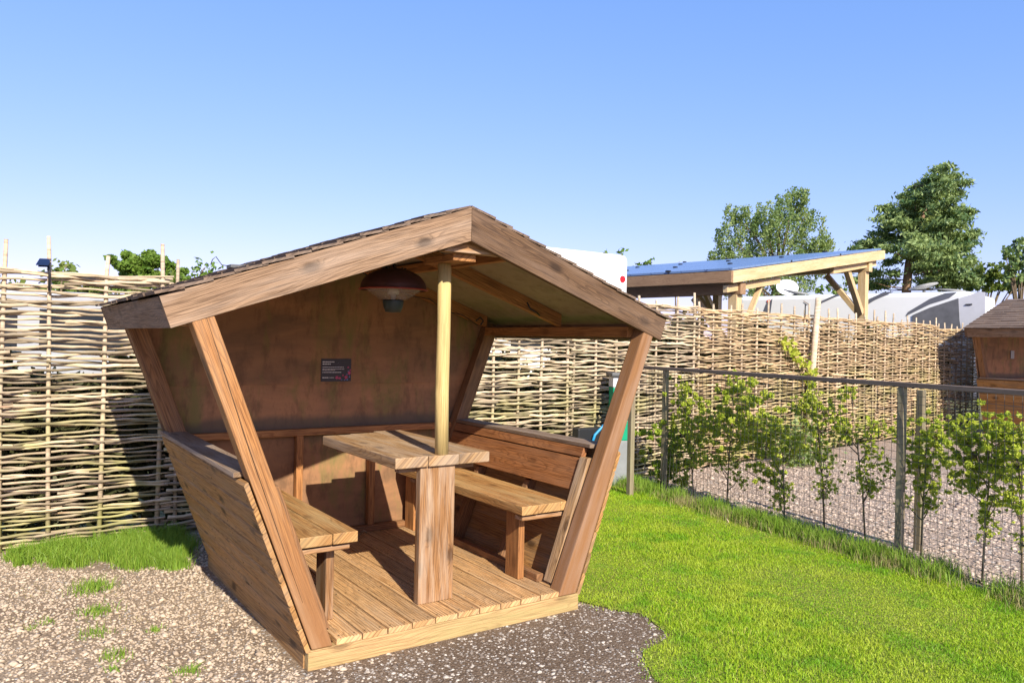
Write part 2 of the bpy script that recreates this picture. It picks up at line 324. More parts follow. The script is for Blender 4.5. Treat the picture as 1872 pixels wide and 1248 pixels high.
M['darkleaf'] = leaf_mat('gap_darkening_leaves', (.04, .045, .018), (.09, .09, .035), .1)  # leaves of the two hedges added to darken the fence gaps
M['bark'] = wattle_mat('brown_bark', (.20, .15, .10), (.13, .09, .06)); M['pbark'] = wattle_mat('red_pine_bark', (.27, .155, .10), (.17, .10, .065))

def ground_mat(name, c1, c2, c3, scale, bumpd, chips=0, chipc=(.6, .55, .48), stain=None):
    m, nt, b = new_mat(name); k = N(nt); p = k.n('NewGeometry').outputs['Position']
    v = k.n('TexVoronoi'); v.inputs['Scale'].default_value = scale; k.l(p, v.inputs['Vector'])
    n1 = k.noise(p, 1.3, 6, .65); n2 = k.noise(p, scale*.8, 4, .7)
    sc = k.n('SeparateColor'); k.l(v.outputs['Color'], sc.inputs[0])
    c = k.mix(sc.outputs[0], c1, c2); c = k.mix(k.ramp(n1, [(.35, (0, 0, 0)), (.65, (1, 1, 1))]), c, c3)
    if chips: c = k.mix(k.math('MULTIPLY', k.ramp(sc.outputs[1], [(1-chips, (0, 0, 0)), (1-chips+.02, (1, 1, 1))]), 1), c, chipc)
    c = k.mix(k.ramp(v.outputs['Distance'], [(.3, (0, 0, 0)), (.75, (.55, .55, .55))]), c, tuple(x*.35 for x in c3))
    if stain: c = k.mix(k.ramp(k.noise(p, .6, 3, .5), [(.5, (0, 0, 0)), (.62, (.6, .6, .6))]), c, stain)
    k.l(c, b.inputs['Base Color']); b.inputs['Roughness'].default_value = .95; b.inputs['Specular IOR Level'].default_value = .15
    k.bump(k.math('SUBTRACT', n2, v.outputs['Distance']), .8, bumpd, b); return m
M['ground'] = ground_mat('dry_meadow_ground', (.16, .15, .07), (.22, .2, .1), (.14, .15, .06), 8, .02)
M['soil'] = ground_mat('gravelly_soil', (.38, .28, .185), (.50, .38, .26), (.27, .19, .125), 95, .006, .08)
M['soil_dark'] = ground_mat('dark_stony_soil', (.205, .145, .095), (.30, .215, .145), (.16, .108, .07), 95, .006, .06)
M['yard'] = ground_mat('pink_gravel', (.38, .28, .205), (.56, .43, .335), (.40, .295, .22), 42, .012, .06)
M['lawnbase'] = ground_mat('lawn_soil', (.22, .28, .03), (.30, .36, .04), (.25, .27, .05), 60, .01)
def stone_mat(name, a, b_):
    m, nt, b = new_mat(name); k = N(nt); t = tint_of(k); c = k.mix(t, a, b_); n = k.noise(k.n('TexCoord').outputs['Object'], 120, 3, .6)
    c = k.mix(k.ramp(n, [(.35, (.4, .4, .4)), (.6, (0, 0, 0))]), c, tuple(x*.7 for x in a)); k.l(c, b.inputs['Base Color']); b.inputs['Roughness'].default_value = .85; return m
M['stone'] = stone_mat('pale_gravel_stones', (.36, .27, .185), (.62, .49, .355)); M['stone2'] = stone_mat('white_gravel_chips', (.16, .12, .09), (.68, .60, .50)); M['stone3'] = stone_mat('pink_gravel_stones', (.25, .18, .13), (.66, .52, .41))

# ---------------------------------------------------------------- setting: ground sheets
def sheet(name, pts, z, mat, sub=0, wob=0):
    bm = bmesh.new(); P = []
    n = len(pts)
    for i in range(n):
        a, b = Vector(pts[i]), Vector(pts[(i+1) % n]); L = (b-a).length; k = max(1, int(L/.12)) if wob else 1
        for j in range(k):
            q = a.lerp(b, j/k); P.append((q.x+random.uniform(-wob, wob), q.y+random.uniform(-wob, wob), z))
    f = bm.faces.new([bm.verts.new(p) for p in P]); bmesh.ops.recalc_face_normals(bm, faces=[f])
    if f.normal.z < 0: f.normal_flip()
    me = bpy.data.meshes.new(name); bm.to_mesh(me); bm.free(); o = link(name, me, mat); tag(o, kind='structure'); return o
sheet('ground', [(-300, -300), (300, -300), (300, 300), (-300, 300)], -.02, M['ground'])
sheet('gravel_path', [(-5, -4), (3.0, -4), (3.3, 2.72), (-5, 2.9)], 0, M['soil'])
DARK = [(-.55, -1.6), (1.5, -1.6), (1.0, -.2), (.82, .05), (-.72, .02), (-.8, -.25)]
sheet('dark_soil', DARK, .004, M['soil_dark'], wob=.05)
LAWN = [(.50, -2.6), (.40, -1.1), (.47, -.8), (.62, -.62), (.90, -.52), (.98, -.25), (.84, -.02), (.80, .1), (.76, 1.0), (.78, 2.66), (3.50, 2.6), (3.2, .4), (3.08, -.5), (2.8, -2.6)]
sheet('lawn', LAWN, .008, M['lawnbase'], wob=.02)
sheet('gravel_yard', [(3.02, -4), (40, -4), (40, 3.6), (12.2, 3.68), (3.46, 2.72)], .004, M['yard'])

def in_poly(x, y, poly):
    c = np.zeros(len(x), bool); n = len(poly)
    for i in range(n):
        (x0, y0), (x1, y1) = poly[i], poly[(i+1) % n]
        k = ((y0 > y) != (y1 > y)) & (x < (x1-x0)*(y-y0)/(y1-y0+1e-12)+x0); c ^= k
    return c
SHEL = [(-.77, -.01), (.77, -.01), (.77, 1.75), (-.77, 1.75)]
def stones(name, n, box, keep, size, mat, label, z=0):
    x = RNG.uniform(box[0], box[1], n); y = RNG.uniform(box[2], box[3], n); k = keep(x, y) & ~in_poly(x, y, SHEL); x, y = x[k], y[k]; n = len(x)
    base = np.array([(1, 0, 0), (-1, 0, 0), (0, 1, 0), (0, -1, 0), (0, 0, 1), (0, 0, -1), (.6, .6, .6), (-.6, .6, .5), (.6, -.6, .5), (-.6, -.6, .6)], float)
    tri = np.array([(0, 6, 4), (6, 2, 4), (2, 7, 4), (7, 1, 4), (1, 9, 4), (9, 3, 4), (3, 8, 4), (8, 0, 4), (0, 2, 6), (2, 1, 7), (1, 3, 9), (3, 0, 8), (0, 5, 2), (2, 5, 1), (1, 5, 3), (3, 5, 0)])
    s = size*RNG.lognormal(0, .38, n); sc = np.stack([s*RNG.uniform(.7, 1.3, n), s*RNG.uniform(.7, 1.3, n), s*RNG.uniform(.4, .8, n)], 1)
    V = base[None]*(1+RNG.uniform(-.25, .25, (n, 10, 3)))*sc[:, None]; a = RNG.uniform(0, 6.28, n); ca, sa = np.cos(a)[:, None], np.sin(a)[:, None]
    X = V[..., 0]*ca-V[..., 1]*sa; Y = V[..., 0]*sa+V[..., 1]*ca; ti = RNG.uniform(-.35, .35, n)[:, None]; Z = V[..., 2]+X*ti
    V = np.stack([X+x[:, None], Y+y[:, None], Z+z+s[:, None]*.18], 2).reshape(-1, 3)
    Fa = (tri[None]+10*np.arange(n)[:, None, None]).reshape(-1, 3)
    o = np_mesh(name, V, Fa, mat, tint=np.repeat(RNG.uniform(0, 1, n)**(1.7 if mat is M['stone2'] else .9), len(tri))); tag(o, label, 'gravel', kind='stuff'); return o
DK = [(-.6, -1.6), (1.2, -1.6), (1.02, -.2), (.85, .05), (-.66, .02), (-.72, -.2)]
def keep_left(x, y):
    d = RNG.uniform(0, 1, len(x)); gr = in_poly(x, y, GRASSP)
    return ~in_poly(x+RNG.normal(0, .09, len(x)), y+RNG.normal(0, .09, len(x)), DK) & ~in_poly(x, y, LAWN) & (~gr | (d < .1)) & (y < 2.68)
GRASSP = [(-1.58, 2.15), (-1.15, 1.92), (-.72, 2.0), (-.70, 2.66), (-1.62, 2.66)]
stones('gravel', 42000, (-2.6, .9, -.9, 2.66), keep_left, .0064, M['stone'], 'pale crushed gravel beside the left side of the shelter')
stones('gravel', 30000, (-.9, 1.2, -1.3, .06), lambda x, y: in_poly(x+RNG.normal(0, .05, len(x)), y+RNG.normal(0, .05, len(x)), DK) & ~in_poly(x, y, LAWN), .0046, M['stone2'], 'white chips scattered in dark soil in front of the shelter deck')
stones('gravel', 26000, (3.1, 7.2, -1.6, 3.1), lambda x, y: (x > 3.3+.16*y) & (y < 2.8+.1*(x-4)), .0095, M['stone3'], 'pinkish gravel of the yard beyond the wire fence')

def blades(name, n, sampler, h, wd, mat, label, z=0, bend=.5, cat='grass'):
    x, y, hs = sampler(n); n = len(x); hh = h*hs*RNG.uniform(.6, 1.25, n); a = RNG.uniform(0, 6.28, n); le = RNG.normal(0, bend, n)*hh; la = RNG.uniform(0, 6.28, n)
    ww = wd*RNG.uniform(.7, 1.3, n)/2; dx, dy = np.cos(a)*ww, np.sin(a)*ww; lx, ly = np.cos(la)*le, np.sin(la)*le; o0 = np.zeros(n)+z
    V = np.stack([np.stack([x-dx, y-dy, o0], 1), np.stack([x+dx, y+dy, o0], 1), np.stack([x+dx*.8+lx*.35, y+dy*.8+ly*.35, o0+hh*.6], 1), np.stack([x-dx*.8+lx*.35, y-dy*.8+ly*.35, o0+hh*.6], 1), np.stack([x+lx, y+ly, o0+hh*.95], 1)], 1).reshape(-1, 3)
    i = 5*np.arange(n)[:, None]; Fa = np.concatenate([i+np.array([[0, 1, 2]]), i+np.array([[0, 2, 3]]), i+np.array([[3, 2, 4]])], 0)
    t = RNG.beta(2.2, 1.9, n) if name != 'moss' else RNG.uniform(0, 1, n); o = np_mesh(name, V, Fa, mat, tint=np.concatenate([t, t, t])); tag(o, label, cat, kind='stuff'); return o
def lawn_s(n):
    # denser towards the camera
    x = RNG.uniform(.3, 3.7, n); y = -1.9+4.6*RNG.uniform(0, 1, n)**1.25; k = in_poly(x+RNG.normal(0, .028, n), y+RNG.normal(0, .028, n), LAWN) & ~in_poly(x, y, SHEL); x, y = x[k], y[k]
    f = .75+.45*np.sin(x*3.1+1)*np.sin(y*2.3)+RNG.normal(0, .1, len(x)); k = RNG.uniform(0, 1, len(x)) < .82+.18*np.sin(x*7+y*5)*np.sin(y*9-x*3)
    return x[k], y[k], np.clip(f, .45, 1.3)[k]
blades('grass', 360000, lawn_s, .022, .0032, M['lawn'], 'short bright green mown lawn right of the shelter', .006, .8)
def strip_s(x0, y0, x1, y1, wd):
    def f(n):
        cl = RNG.uniform(0, 1, 60); t = np.clip(cl[RNG.integers(0, 60, n)]+RNG.normal(0, .012, n), 0, 1); o = RNG.normal(0, wd, n); return x0+(x1-x0)*t+o, y0+(y1-y0)*t, RNG.uniform(.4, 1.1, n)
    return f
blades('grass', 15000, strip_s(2.92, -1.9, 3.42, 2.55, .07), .13, .0045, M['tuft'], 'long rough grass along the foot of the wire fence', 0, .45)
blades('dry_grass', 5000, strip_s(2.86, -1.9, 3.36, 2.5, .08), .10, .003, M['dry'], 'straw coloured dead grass at the lawn edge by the wire fence', 0, .7)
blades('grass', 3500, strip_s(.80, 2.4, 3.3, 2.66, .06), .10, .004, M['tuft'], 'long grass at the foot of the hazel fence behind the shelter', 0, .4)
def tuft_s(n):
    c = np.stack([RNG.uniform(-1.7, -.68, 170), RNG.uniform(1.8, 2.66, 170)], 1); lim = 2.12+.16*np.sin(c[:, 0]*9+1)+.09*np.sin(c[:, 0]*23)-.22*np.clip(c[:, 0]+1.4, 0, 1)+np.clip(-1.45-c[:, 0], 0, 1)*2; c = c[c[:, 1] > lim+RNG.normal(0, .05, 170)]
    i = RNG.integers(0, len(c), n); return c[i, 0]+RNG.normal(0, .035, n), c[i, 1]+RNG.normal(0, .035, n), RNG.uniform(.5, 1.2, n)
blades('grass', 20000, tuft_s, .085, .0035, M['tuft'], 'tall green grass patch at the foot of the left hazel fence', 0, .5)
def weed(px, py, r, n, h, lab):
    p = on_ground(px, py); n = int(n*.6); k = lambda m: (p.x+RNG.normal(0, r*1.15, m), p.y+RNG.normal(0, r*1.15, m), RNG.uniform(.4, 1.1, m))
    o = blades('weed', n, k, h, .0035, M['tuft'], lab, 0, .8, 'weed'); del o['kind']; o['group'] = 'weeds in the gravel'
for a in ((168, 1078, .045, 500, .07, 'largest weed tuft in the gravel just below the long grass'), (178, 1120, .04, 320, .045, 'weed patch in the gravel below the largest tuft'), (175, 1160, .03, 160, .04, 'small weed patch midway down the gravel on the left'),
          (212, 1200, .025, 170, .045, 'upright weed near the lower edge of the gravel on the left'), (345, 1228, .025, 170, .04, 'weed by the lower edge, nearest to the shelter corner'), (282, 1152, .016, 90, .03, 'little weed between the long grass and the shelter side'),
          (85, 1138, .018, 70, .03, 'sparse weed at the far left of the gravel'), (60, 1150, .01, 40, .03, 'tiny sprout at the far left edge of the gravel'), (210, 1224, .014, 60, .03, 'low sprout just under the upright weed')):
    weed(*a)
def moss_s(n):
    x = RNG.uniform(-2.2, -1.2, n); y = RNG.uniform(.8, 2.5, n); k = (np.sin(x*9+y*4)*np.sin(y*7-x*3) > .45); return x[k], y[k], RNG.uniform(.4, 1, k.sum())
blades('moss', 2600, moss_s, .014, .004, M['dry'], 'thin dry moss and grass creeping over the left gravel', 0, .8, 'moss')

# ---------------------------------------------------------------- shelter
ci = lambda z: .595+.3685*z           # inner x of a post at height z
cx_ = lambda z: .692+.3715*z          # outer x of a post at height z
SL = .3595
def shelter():
    r = empty('picnic_shelter', (0, 0, 0), 0, 'large open-fronted wooden picnic shelter with built-in table and outward leaning sides', 'shelter', 'picnic shelters')
    # base frame and deck
    MB().hexa([(-.737, 0, 0), (.737, 0, 0), (.737, .045, 0), (-.737, .045, 0), (-.737, 0, .088), (.737, 0, .088), (.737, .045, .088), (-.737, .045, .088)], (1, 0, 0), 1).build('base_frame', W['frame'], r, .003)
    for sx in (-1, 1):
        x0, x1 = sorted((sx*.742, sx*.70)); MB().box((x0, .047, -.01), (x1, 1.745, .093), (0, 1, 0), .95).build('base_frame', W['siding'], r, .003)
    for i in range(12):
        x0 = -.737+.1228*i+.002; x1 = x0+.1170; pr = [(x0, 0, .090), (x1, 0, .090)]; ng = 7; gw = (x1-x0-.012)/ng; top = []
        for g in range(ng):
            a = x0+.006+g*gw; top += [(a, 0, .117), (a+gw*.55, 0, .117), (a+gw*.62, 0, .1135), (a+gw*.93, 0, .1135)]
        top = [(x0+.0015, 0, .1150)]+top+[(x1-.006, 0, .117), (x1-.0015, 0, .1150)]
        pr = pr+top[::-1]; y0 = 0.004+random.uniform(-.006, .004)
        if i in (0, 11): y0 = .094
        b = MB().prism([(x, y0, z) for x, _, z in pr], (0, 1.70-y0, 0), (0, 1, 0), random.uniform(.86, 1.12))
        for yy in (y0+.03, .55, 1.1, 1.62):
            for xx in (x0+.022, x1-.024): b.box((xx-.0035, yy-.0035, .1168), (xx+.0035, yy+.0035, .1176), (0, 1, 0), .2)
        b.build('deck_board', W['deck'], r)
    for sx, x0, x1 in ((-1, -.737, -.622), (1, .622, .737)): MB().box((x0, .046, .0885), (x1, .092, .093), (1, 0, 0)).build('corner_block', W['frame'], r)
    # posts
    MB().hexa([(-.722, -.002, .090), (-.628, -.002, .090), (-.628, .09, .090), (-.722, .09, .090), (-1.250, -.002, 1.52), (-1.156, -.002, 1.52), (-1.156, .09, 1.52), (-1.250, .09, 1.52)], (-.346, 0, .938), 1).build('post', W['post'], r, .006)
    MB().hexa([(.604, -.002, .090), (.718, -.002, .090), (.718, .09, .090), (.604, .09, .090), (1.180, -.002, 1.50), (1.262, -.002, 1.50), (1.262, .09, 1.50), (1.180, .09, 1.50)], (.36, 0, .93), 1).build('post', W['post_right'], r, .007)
    b = MB(); fx = lambda z, f: (-.722-.369*(z-.09))*(1-f)+(-.628-.369*(z-.09))*f; ck = [(1.50, .64, .002), (1.30, .57, .004), (1.0, .44, .0045), (.75, .40, .004), (.5, .36, .003), (.3, .35, .0015)]
    for (za, fa, wa), (zb, fb, wb) in zip(ck, ck[1:]):
        b.hexa([(fx(za, fa)-wa/2, -.0026, za), (fx(za, fa)+wa/2, -.0026, za), (fx(za, fa)+wa/2, -.001, za), (fx(za, fa)-wa/2, -.001, za), (fx(zb, fb)-wb/2, -.0026, zb), (fx(zb, fb)+wb/2, -.0026, zb), (fx(zb, fb)+wb/2, -.001, zb), (fx(zb, fb)-wb/2, -.001, zb)], (-.346, 0, .938), .3)
    b.build('drying_crack', W['post_dark'], r)
    for s in (-1, 1):
        MB().hexa([(s*ci(.09), 1.61, .09), (s*cx_(.09), 1.61, .09), (s*cx_(.09), 1.695, .09), (s*ci(.09), 1.695, .09), (s*ci(1.52), 1.61, 1.52), (s*cx_(1.52), 1.61, 1.52), (s*cx_(1.52), 1.695, 1.52), (s*ci(1.52), 1.695, 1.52)], (s*.346, 0, .938), 1).build('post', W['post_dark'], r, .004)
    # inner strut beside the front posts
    for s, mt in ((-1, 'post_dark'), (1, 'table')):
        f = lambda z: (.555 if s < 0 else .580)+.3685*z
        MB().hexa([(s*f(.13), .10, .13), (s*(f(.13)+.035), .10, .13), (s*(f(.13)+.035), .17, .13), (s*f(.13), .17, .13), (s*f(.78), .10, .78), (s*(f(.78)+.035), .10, .78), (s*(f(.78)+.035), .17, .78), (s*f(.78), .17, .78)], (s*.346, 0, .938)).build('strut', W[mt], r, .003)
    # side walls: seven shiplap boards each
    for s in (-1, 1):
        b = MB(); n = 7; z0, z1 = .085, .825
        for i in range(n):
            za = z0+(z1-z0)*i/n; zb = z0+(z1-z0)*(i+1)/n; xa, xb = cx_(za)+.003, cx_(zb)+.003; t = .020
            # small chamfers at the long edges make the V joints
            nx, nz = .937*t, -.348*t; y0 = random.uniform(-.001, .004); y1 = 1.74; ch = .007
            pr = [(xa, za), (xa+nx*.75, za+nz*.75), (xa+nx+ch*.35, za+nz+ch), (xb+nx-ch*.35, zb+nz-ch-.002), (xb+nx*.6, zb+nz*.6-.001), (xb, zb)]
            b.prism([(s*x, y0, z) for x, z in pr], (0, y1-y0, 0), (0, 1, 0), random.uniform(.85, 1.12))
            for yy in (.045, .64, 1.20, 1.65):                       # nail heads at the studs
                for fz in (.28, .72):
                    zc = za+(zb-za)*fz; xc = cx_(zc)+.003+nx; e1 = Vector((s*.348, 0, .937))*.0035; e2 = Vector((0, .0035, 0)); o3 = Vector((s*.937, 0, -.348))*.0012
                    p0 = Vector((s*xc, yy+random.uniform(-.006, .006), zc+nz)); b.hexa([p0-e1-e2-o3, p0-e1+e2-o3, p0+e1+e2-o3, p0+e1-e2-o3, p0-e1-e2+o3, p0-e1+e2+o3, p0+e1+e2+o3, p0+e1-e2+o3], (0, 1, 0), .22)
        b.build('side_wall', W['siding'], r)
        # cap board, backrest and the thin board under the cap
        MB().hexa([(s*.905, .13, .830), (s*1.035, .075 if s > 0 else .10, .830), (s*1.035, 1.70, .830), (s*.905, 1.61, .830), (s*.905, .13, .852), (s*1.035, .075 if s > 0 else .10, .852), (s*1.035, 1.70, .852), (s*.905, 1.61, .852)], (0, 1, 0)).build('cap_board', W['cap'], r, .003)
        def lean(z0, z1, off, th, y0, y1, nm, mt):
            a = ci(z0)-off; c = ci(z1)-off
            MB().hexa([(s*a, y0, z0), (s*(a+th), y0, z0-.01), (s*(a+th), y1, z0-.01), (s*a, y1, z0), (s*c, y0, z1), (s*(c+th), y0, z1-.01), (s*(c+th), y1, z1-.01), (s*c, y1, z1)], (0, 1, 0)).build(nm, W[mt], r, .003)
        lean(.60, .772, 0, .035, .175, 1.60, 'backrest', 'back_rest'); lean(.778, .828, -.004, .03, .18, 1.605, 'backrest_trim', 'back_rest')
        for yy in (.62, 1.18):
            MB().hexa([(s*ci(.12), yy, .12), (s*cx_(.12), yy, .12), (s*cx_(.12), yy+.045, .12), (s*ci(.12), yy+.045, .12), (s*(ci(.58)+.035), yy, .58), (s*cx_(.58), yy, .58), (s*cx_(.58), yy+.045, .58), (s*(ci(.58)+.035), yy+.045, .58)], (s*.346, 0, .938)).build('stud', W['post_dark'], r, .003)
        MB().box((min(s*.60, s*.645), .19, .118), (max(s*.60, s*.645), 1.60, .158), (0, 1, 0)).build('sole_plate', W['post_dark'], r, .003)
        # wall plate above the side opening
        x0, x1 = sorted((s*1.135, s*1.185)); MB().box((x0, .092, 1.455), (x1, 1.61, 1.515), (0, 1, 0)).build('wall_plate', W['rafter'], r, .003)
    # back wall: plywood gable above, framed panel below
    zt = lambda x: 2.045-SL*abs(x)-.045
    def gable(x0, x1, z0, z1f, y0, th, t):
        pts = [(x0, y0, z0), (x1, y0, z0)]
        xs = [x1]+([0] if x0 < 0 < x1 else [])+[x0]
        pts += [(x, y0, min(zt(x), z1f)) for x in xs]; return MB().prism(pts, (0, th, 0), (1, 0, 0), t)
    L = lambda z: cx_(z)
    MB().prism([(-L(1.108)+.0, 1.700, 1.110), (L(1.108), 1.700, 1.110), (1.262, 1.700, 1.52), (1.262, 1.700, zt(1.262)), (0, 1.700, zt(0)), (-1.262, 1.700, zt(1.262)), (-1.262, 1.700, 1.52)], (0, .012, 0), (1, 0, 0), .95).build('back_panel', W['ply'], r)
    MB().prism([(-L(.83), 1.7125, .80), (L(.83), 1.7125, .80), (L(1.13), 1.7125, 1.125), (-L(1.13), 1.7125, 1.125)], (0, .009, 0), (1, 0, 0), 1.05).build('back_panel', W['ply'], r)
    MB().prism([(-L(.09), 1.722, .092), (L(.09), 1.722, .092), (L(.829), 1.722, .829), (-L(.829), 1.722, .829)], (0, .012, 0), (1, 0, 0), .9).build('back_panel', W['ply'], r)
    MB().box((-.895, 1.655, .785), (.895, 1.70, .828), (1, 0, 0)).build('back_rail', W['rafter'], r, .003)
    for x in (-.212, .29): MB().box((x-.022, 1.66, .16), (x+.022, 1.708, .784), (0, 0, 1)).build('stud', W['rafter'], r, .002)
    MB().box((-.60, 1.65, .118), (.60, 1.70, .158), (1, 0, 0)).build('sole_plate', W['post_dark'], r, .003)
    # roof: lining boards, rafters, purlins, gusset
    yf, yb = -.0, 1.745
    for s in (-1, 1):
        def z(x, d): return 2.045-SL*x-d
        MB().hexa([(s*0.001, yf, z(0, .034)), (s*1.325, yf, z(1.325, .034)), (s*1.325, yb, z(1.325, .034)), (s*.001, yb, z(0, .034)), (s*.001, yf, z(0, .018)), (s*1.325, yf, z(1.325, .018)), (s*1.325, yb, z(1.325, .018)), (s*.001, yb, z(0, .018))], (1, 0, 0), 1).build('roof_lining', W['ply_roof'], r)
        for y in (.72, 1.60):
            x1 = 1.15; MB().hexa([(s*.002, y, z(0, .125)), (s*x1, y, z(x1, .115)), (s*x1, y+.045, z(x1, .115)), (s*.002, y+.045, z(0, .125)), (s*.002, y, z(0, .0345)), (s*x1, y, z(x1, .0345)), (s*x1, y+.045, z(x1, .0345)), (s*.002, y+.045, z(0, .0345))], (s*1, 0, -SL)).build('rafter', W['rafter'], r, .003)
        MB().box((min(s*.30, s*.345), .03, z(.32, .10)), (max(s*.30, s*.345), 1.69, z(.32, .045)), (0, 1, 0)).build('purlin', W['rafter'], r, .003)
        # bargeboard front (slightly prowed) and back, fascia along the eave
        e = 1.349; fr = lambda x: -.043+.041*x/e
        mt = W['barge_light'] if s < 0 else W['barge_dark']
        def barge(ya, yb2, nm, mt):
            q = .128; nx, nz = .338*q, .941*q
            a = [(s*.0008, ya(0), 2.045-.158), (s*(e-nx), ya(e), 2.045-SL*e-nz), (s*(e-nx), yb2(e), 2.045-SL*e-nz), (s*.0008, yb2(0), 2.045-.158)]
            b = [(s*.0008, ya(0), 2.045), (s*e, ya(e), 2.045-SL*e), (s*e, yb2(e), 2.045-SL*e), (s*.0008, yb2(0), 2.045)]
            MB().hexa(a+b, (s*1, 0, -SL), 1).build(nm, mt, r, .002)
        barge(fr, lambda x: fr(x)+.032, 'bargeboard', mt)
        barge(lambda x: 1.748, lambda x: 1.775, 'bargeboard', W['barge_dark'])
        q = .128; ex, ez = .338*q, .941*q; tx, tz = .941*.022, -.338*.022*-1
        MB().hexa([(s*(e-ex), .032, 2.045-SL*e-ez), (s*(e-ex-.02), .032, 2.045-SL*e-ez+.006), (s*(e-ex-.02), 1.746, 2.045-SL*e-ez+.006), (s*(e-ex), 1.746, 2.045-SL*e-ez), (s*e, .032, 2.045-SL*e-.001), (s*(e-.02), .032, 2.045-SL*e+.005), (s*(e-.02), 1.746, 2.045-SL*e+.005), (s*e, 1.746, 2.045-SL*e-.001)], (0, 1, 0), 1).build('fascia', W['fascia'], r, .002)
        # shingles: thirteen overlapping courses, cut in tiles
        b = MB(); n = 13; ln = math.hypot(1.365, 1.365*SL); c, sn = 1/math.hypot(1, SL), SL/math.hypot(1, SL)
        for i in range(n):
            a0 = ln*i/n; a1 = ln*(i+1)/n+.03 if i < n-1 else ln
            y = -.030-random.uniform(0, .01) + .02*(i/n); k = 0
            while y < 1.765:
                wd = random.uniform(.13, .22); ye = min(y+wd, 1.78); g = .003; l0, l1 = .003, .0195+random.uniform(-.002, .003); sh = random.uniform(-.006, .006)
                P = []
                for (aa, hh) in ((a0, l0), (a1+sh, l1)):
                    P.append((aa, hh))
                def pt(aa, hh, yy): return (s*(aa*c+hh*sn), yy, 2.047-aa*sn+hh*c)
                ya, yb3 = y+g/2, ye-g/2
                b.hexa([pt(a0, l0-.004, ya), pt(a1+sh, l1-.012, ya), pt(a1+sh, l1-.012, yb3), pt(a0, l0-.004, yb3), pt(a0, l0+.006, ya), pt(a1+sh, l1, ya), pt(a1+sh, l1, yb3), pt(a0, l0+.006, yb3)], (0, 1, 0), random.uniform(.85, 1.12)); y = ye
        b.build('roof_shingles', W['shingle'], r)
    MB().prism([(-.125, .0, 1.834), (.215, .0, 1.834), (.045, .0, 1.925)], (0, .05, 0), (1, 0, 0), 1.15).build('gusset', W['leg'], r, .002)
    MB().box((-.05, .036, 1.798), (.075, .34, 1.833), (0, 1, 0), .9).build('ridge_block', W['rafter'], r, .002)
    # round pole through the table
    x, y = .005, .212; MB().tube([(x+.002, y, .846), (x-.004, y, 1.15), (x-.001, y, 1.5), (x-.004, y, 1.797)], [.034, .0345, .0335, .034], 20, 1).build('support_pole', W['pole'], r)
    # table
    t = None; ys = [.178, .176, .180]; xs = [-.264, -.084, .090, .274]
    b = MB()
    for i in range(3):
        yb4 = (1.135, 1.17, 1.22)[i]; b.box((xs[i]+.0015, ys[i], .794), (xs[i+1]-.0015, yb4, .846+(.001, 0, .0015)[i]), (0, 1, 0), (1, 1.04, .95)[i])
    t = b.build('tabletop', W['table'], r, .004)
    for y in (.235, 1.0): MB().box((-.21, y+.015, .762), (.22, y+.06, .793), (1, 0, 0), .8).build('batten', W['leg'], t, .002)
    MB().box((-.118, .196, .1175), (.078, .242, .793), (0, 0, 1), 1).build('table_leg', W['leg'], t, .003)
    # benches
    for s in (-1, 1):
        e = [.478, .588, .742, .872]; b = MB()
        if s < 0: e = [.470, .590, .742, .872]
        for i in range(3):
            a, c2 = sorted((s*(e[i]+.0015), s*(e[i+1]-.0015))); y0 = (.17, .173, .176)[i]-(.05 if s < 0 else 0)
            if i == 2:
                b.hexa([(s*e[2]+s*.0015, y0, .492), (s*.80, y0, .492), (s*.84, 1.62, .492), (s*e[2]+s*.0015, 1.62, .492), (s*e[2]+s*.0015, y0, .540), (s*.80, y0, .540), (s*.84, 1.62, .540), (s*e[2]+s*.0015, 1.62, .540)], (0, 1, 0))
            else: b.box((a, y0, .492), (c2, 1.645, .540+random.uniform(-.001, .001)), (0, 1, 0))
        seat = b.build('bench_seat', W['seat'], r, .003)
        for y in (.205, 1.45):
            y0 = y-(.05 if s < 0 else 0); a, c2 = sorted((s*.50, s*.79)); MB().box((a, y0-.01, .458), (c2, y0+.06, .480), (1, 0, 0), 1.1).build('batten', W['leg'], seat, .002)
            ya = y+.075; a, c2 = sorted((s*.538, s*.578)); MB().box((a, ya if s > 0 else ya-.05, .1175), (c2, ya+.125 if s > 0 else ya+.075, .457+.034), (0, 0, 1)).build('bench_leg', W['rafter'] if s > 0 else W['leg'], seat, .003)
    return r
def copy_tree(o, parent=None):
    c = o.copy(); C.objects.link(c)
    if parent: c.parent = parent
    for ch in list(o.children): copy_tree(ch, c)
    return c
sh1 = shelter()
sh2 = copy_tree(sh1); sh2['label'] = 'brown shelter with ridged shingle roof at the right edge, beyond the wire fence'
SC = 1.15; sh2.scale = (SC, SC, SC); sh2.location = (11.70+1.349*SC, 3.18-1.745*SC, 0)
tag(MB().box((0, 0, 0), (.13, .008, .14), tint=1).build('notice', M['dish']), 'small pale grey notice on the back wall of the distant shelter', 'notice', 'notices')
bpy.data.objects['notice'].location = (sh2.location.x-.05, sh2.location.y+1.69*SC-.006, 1.30)

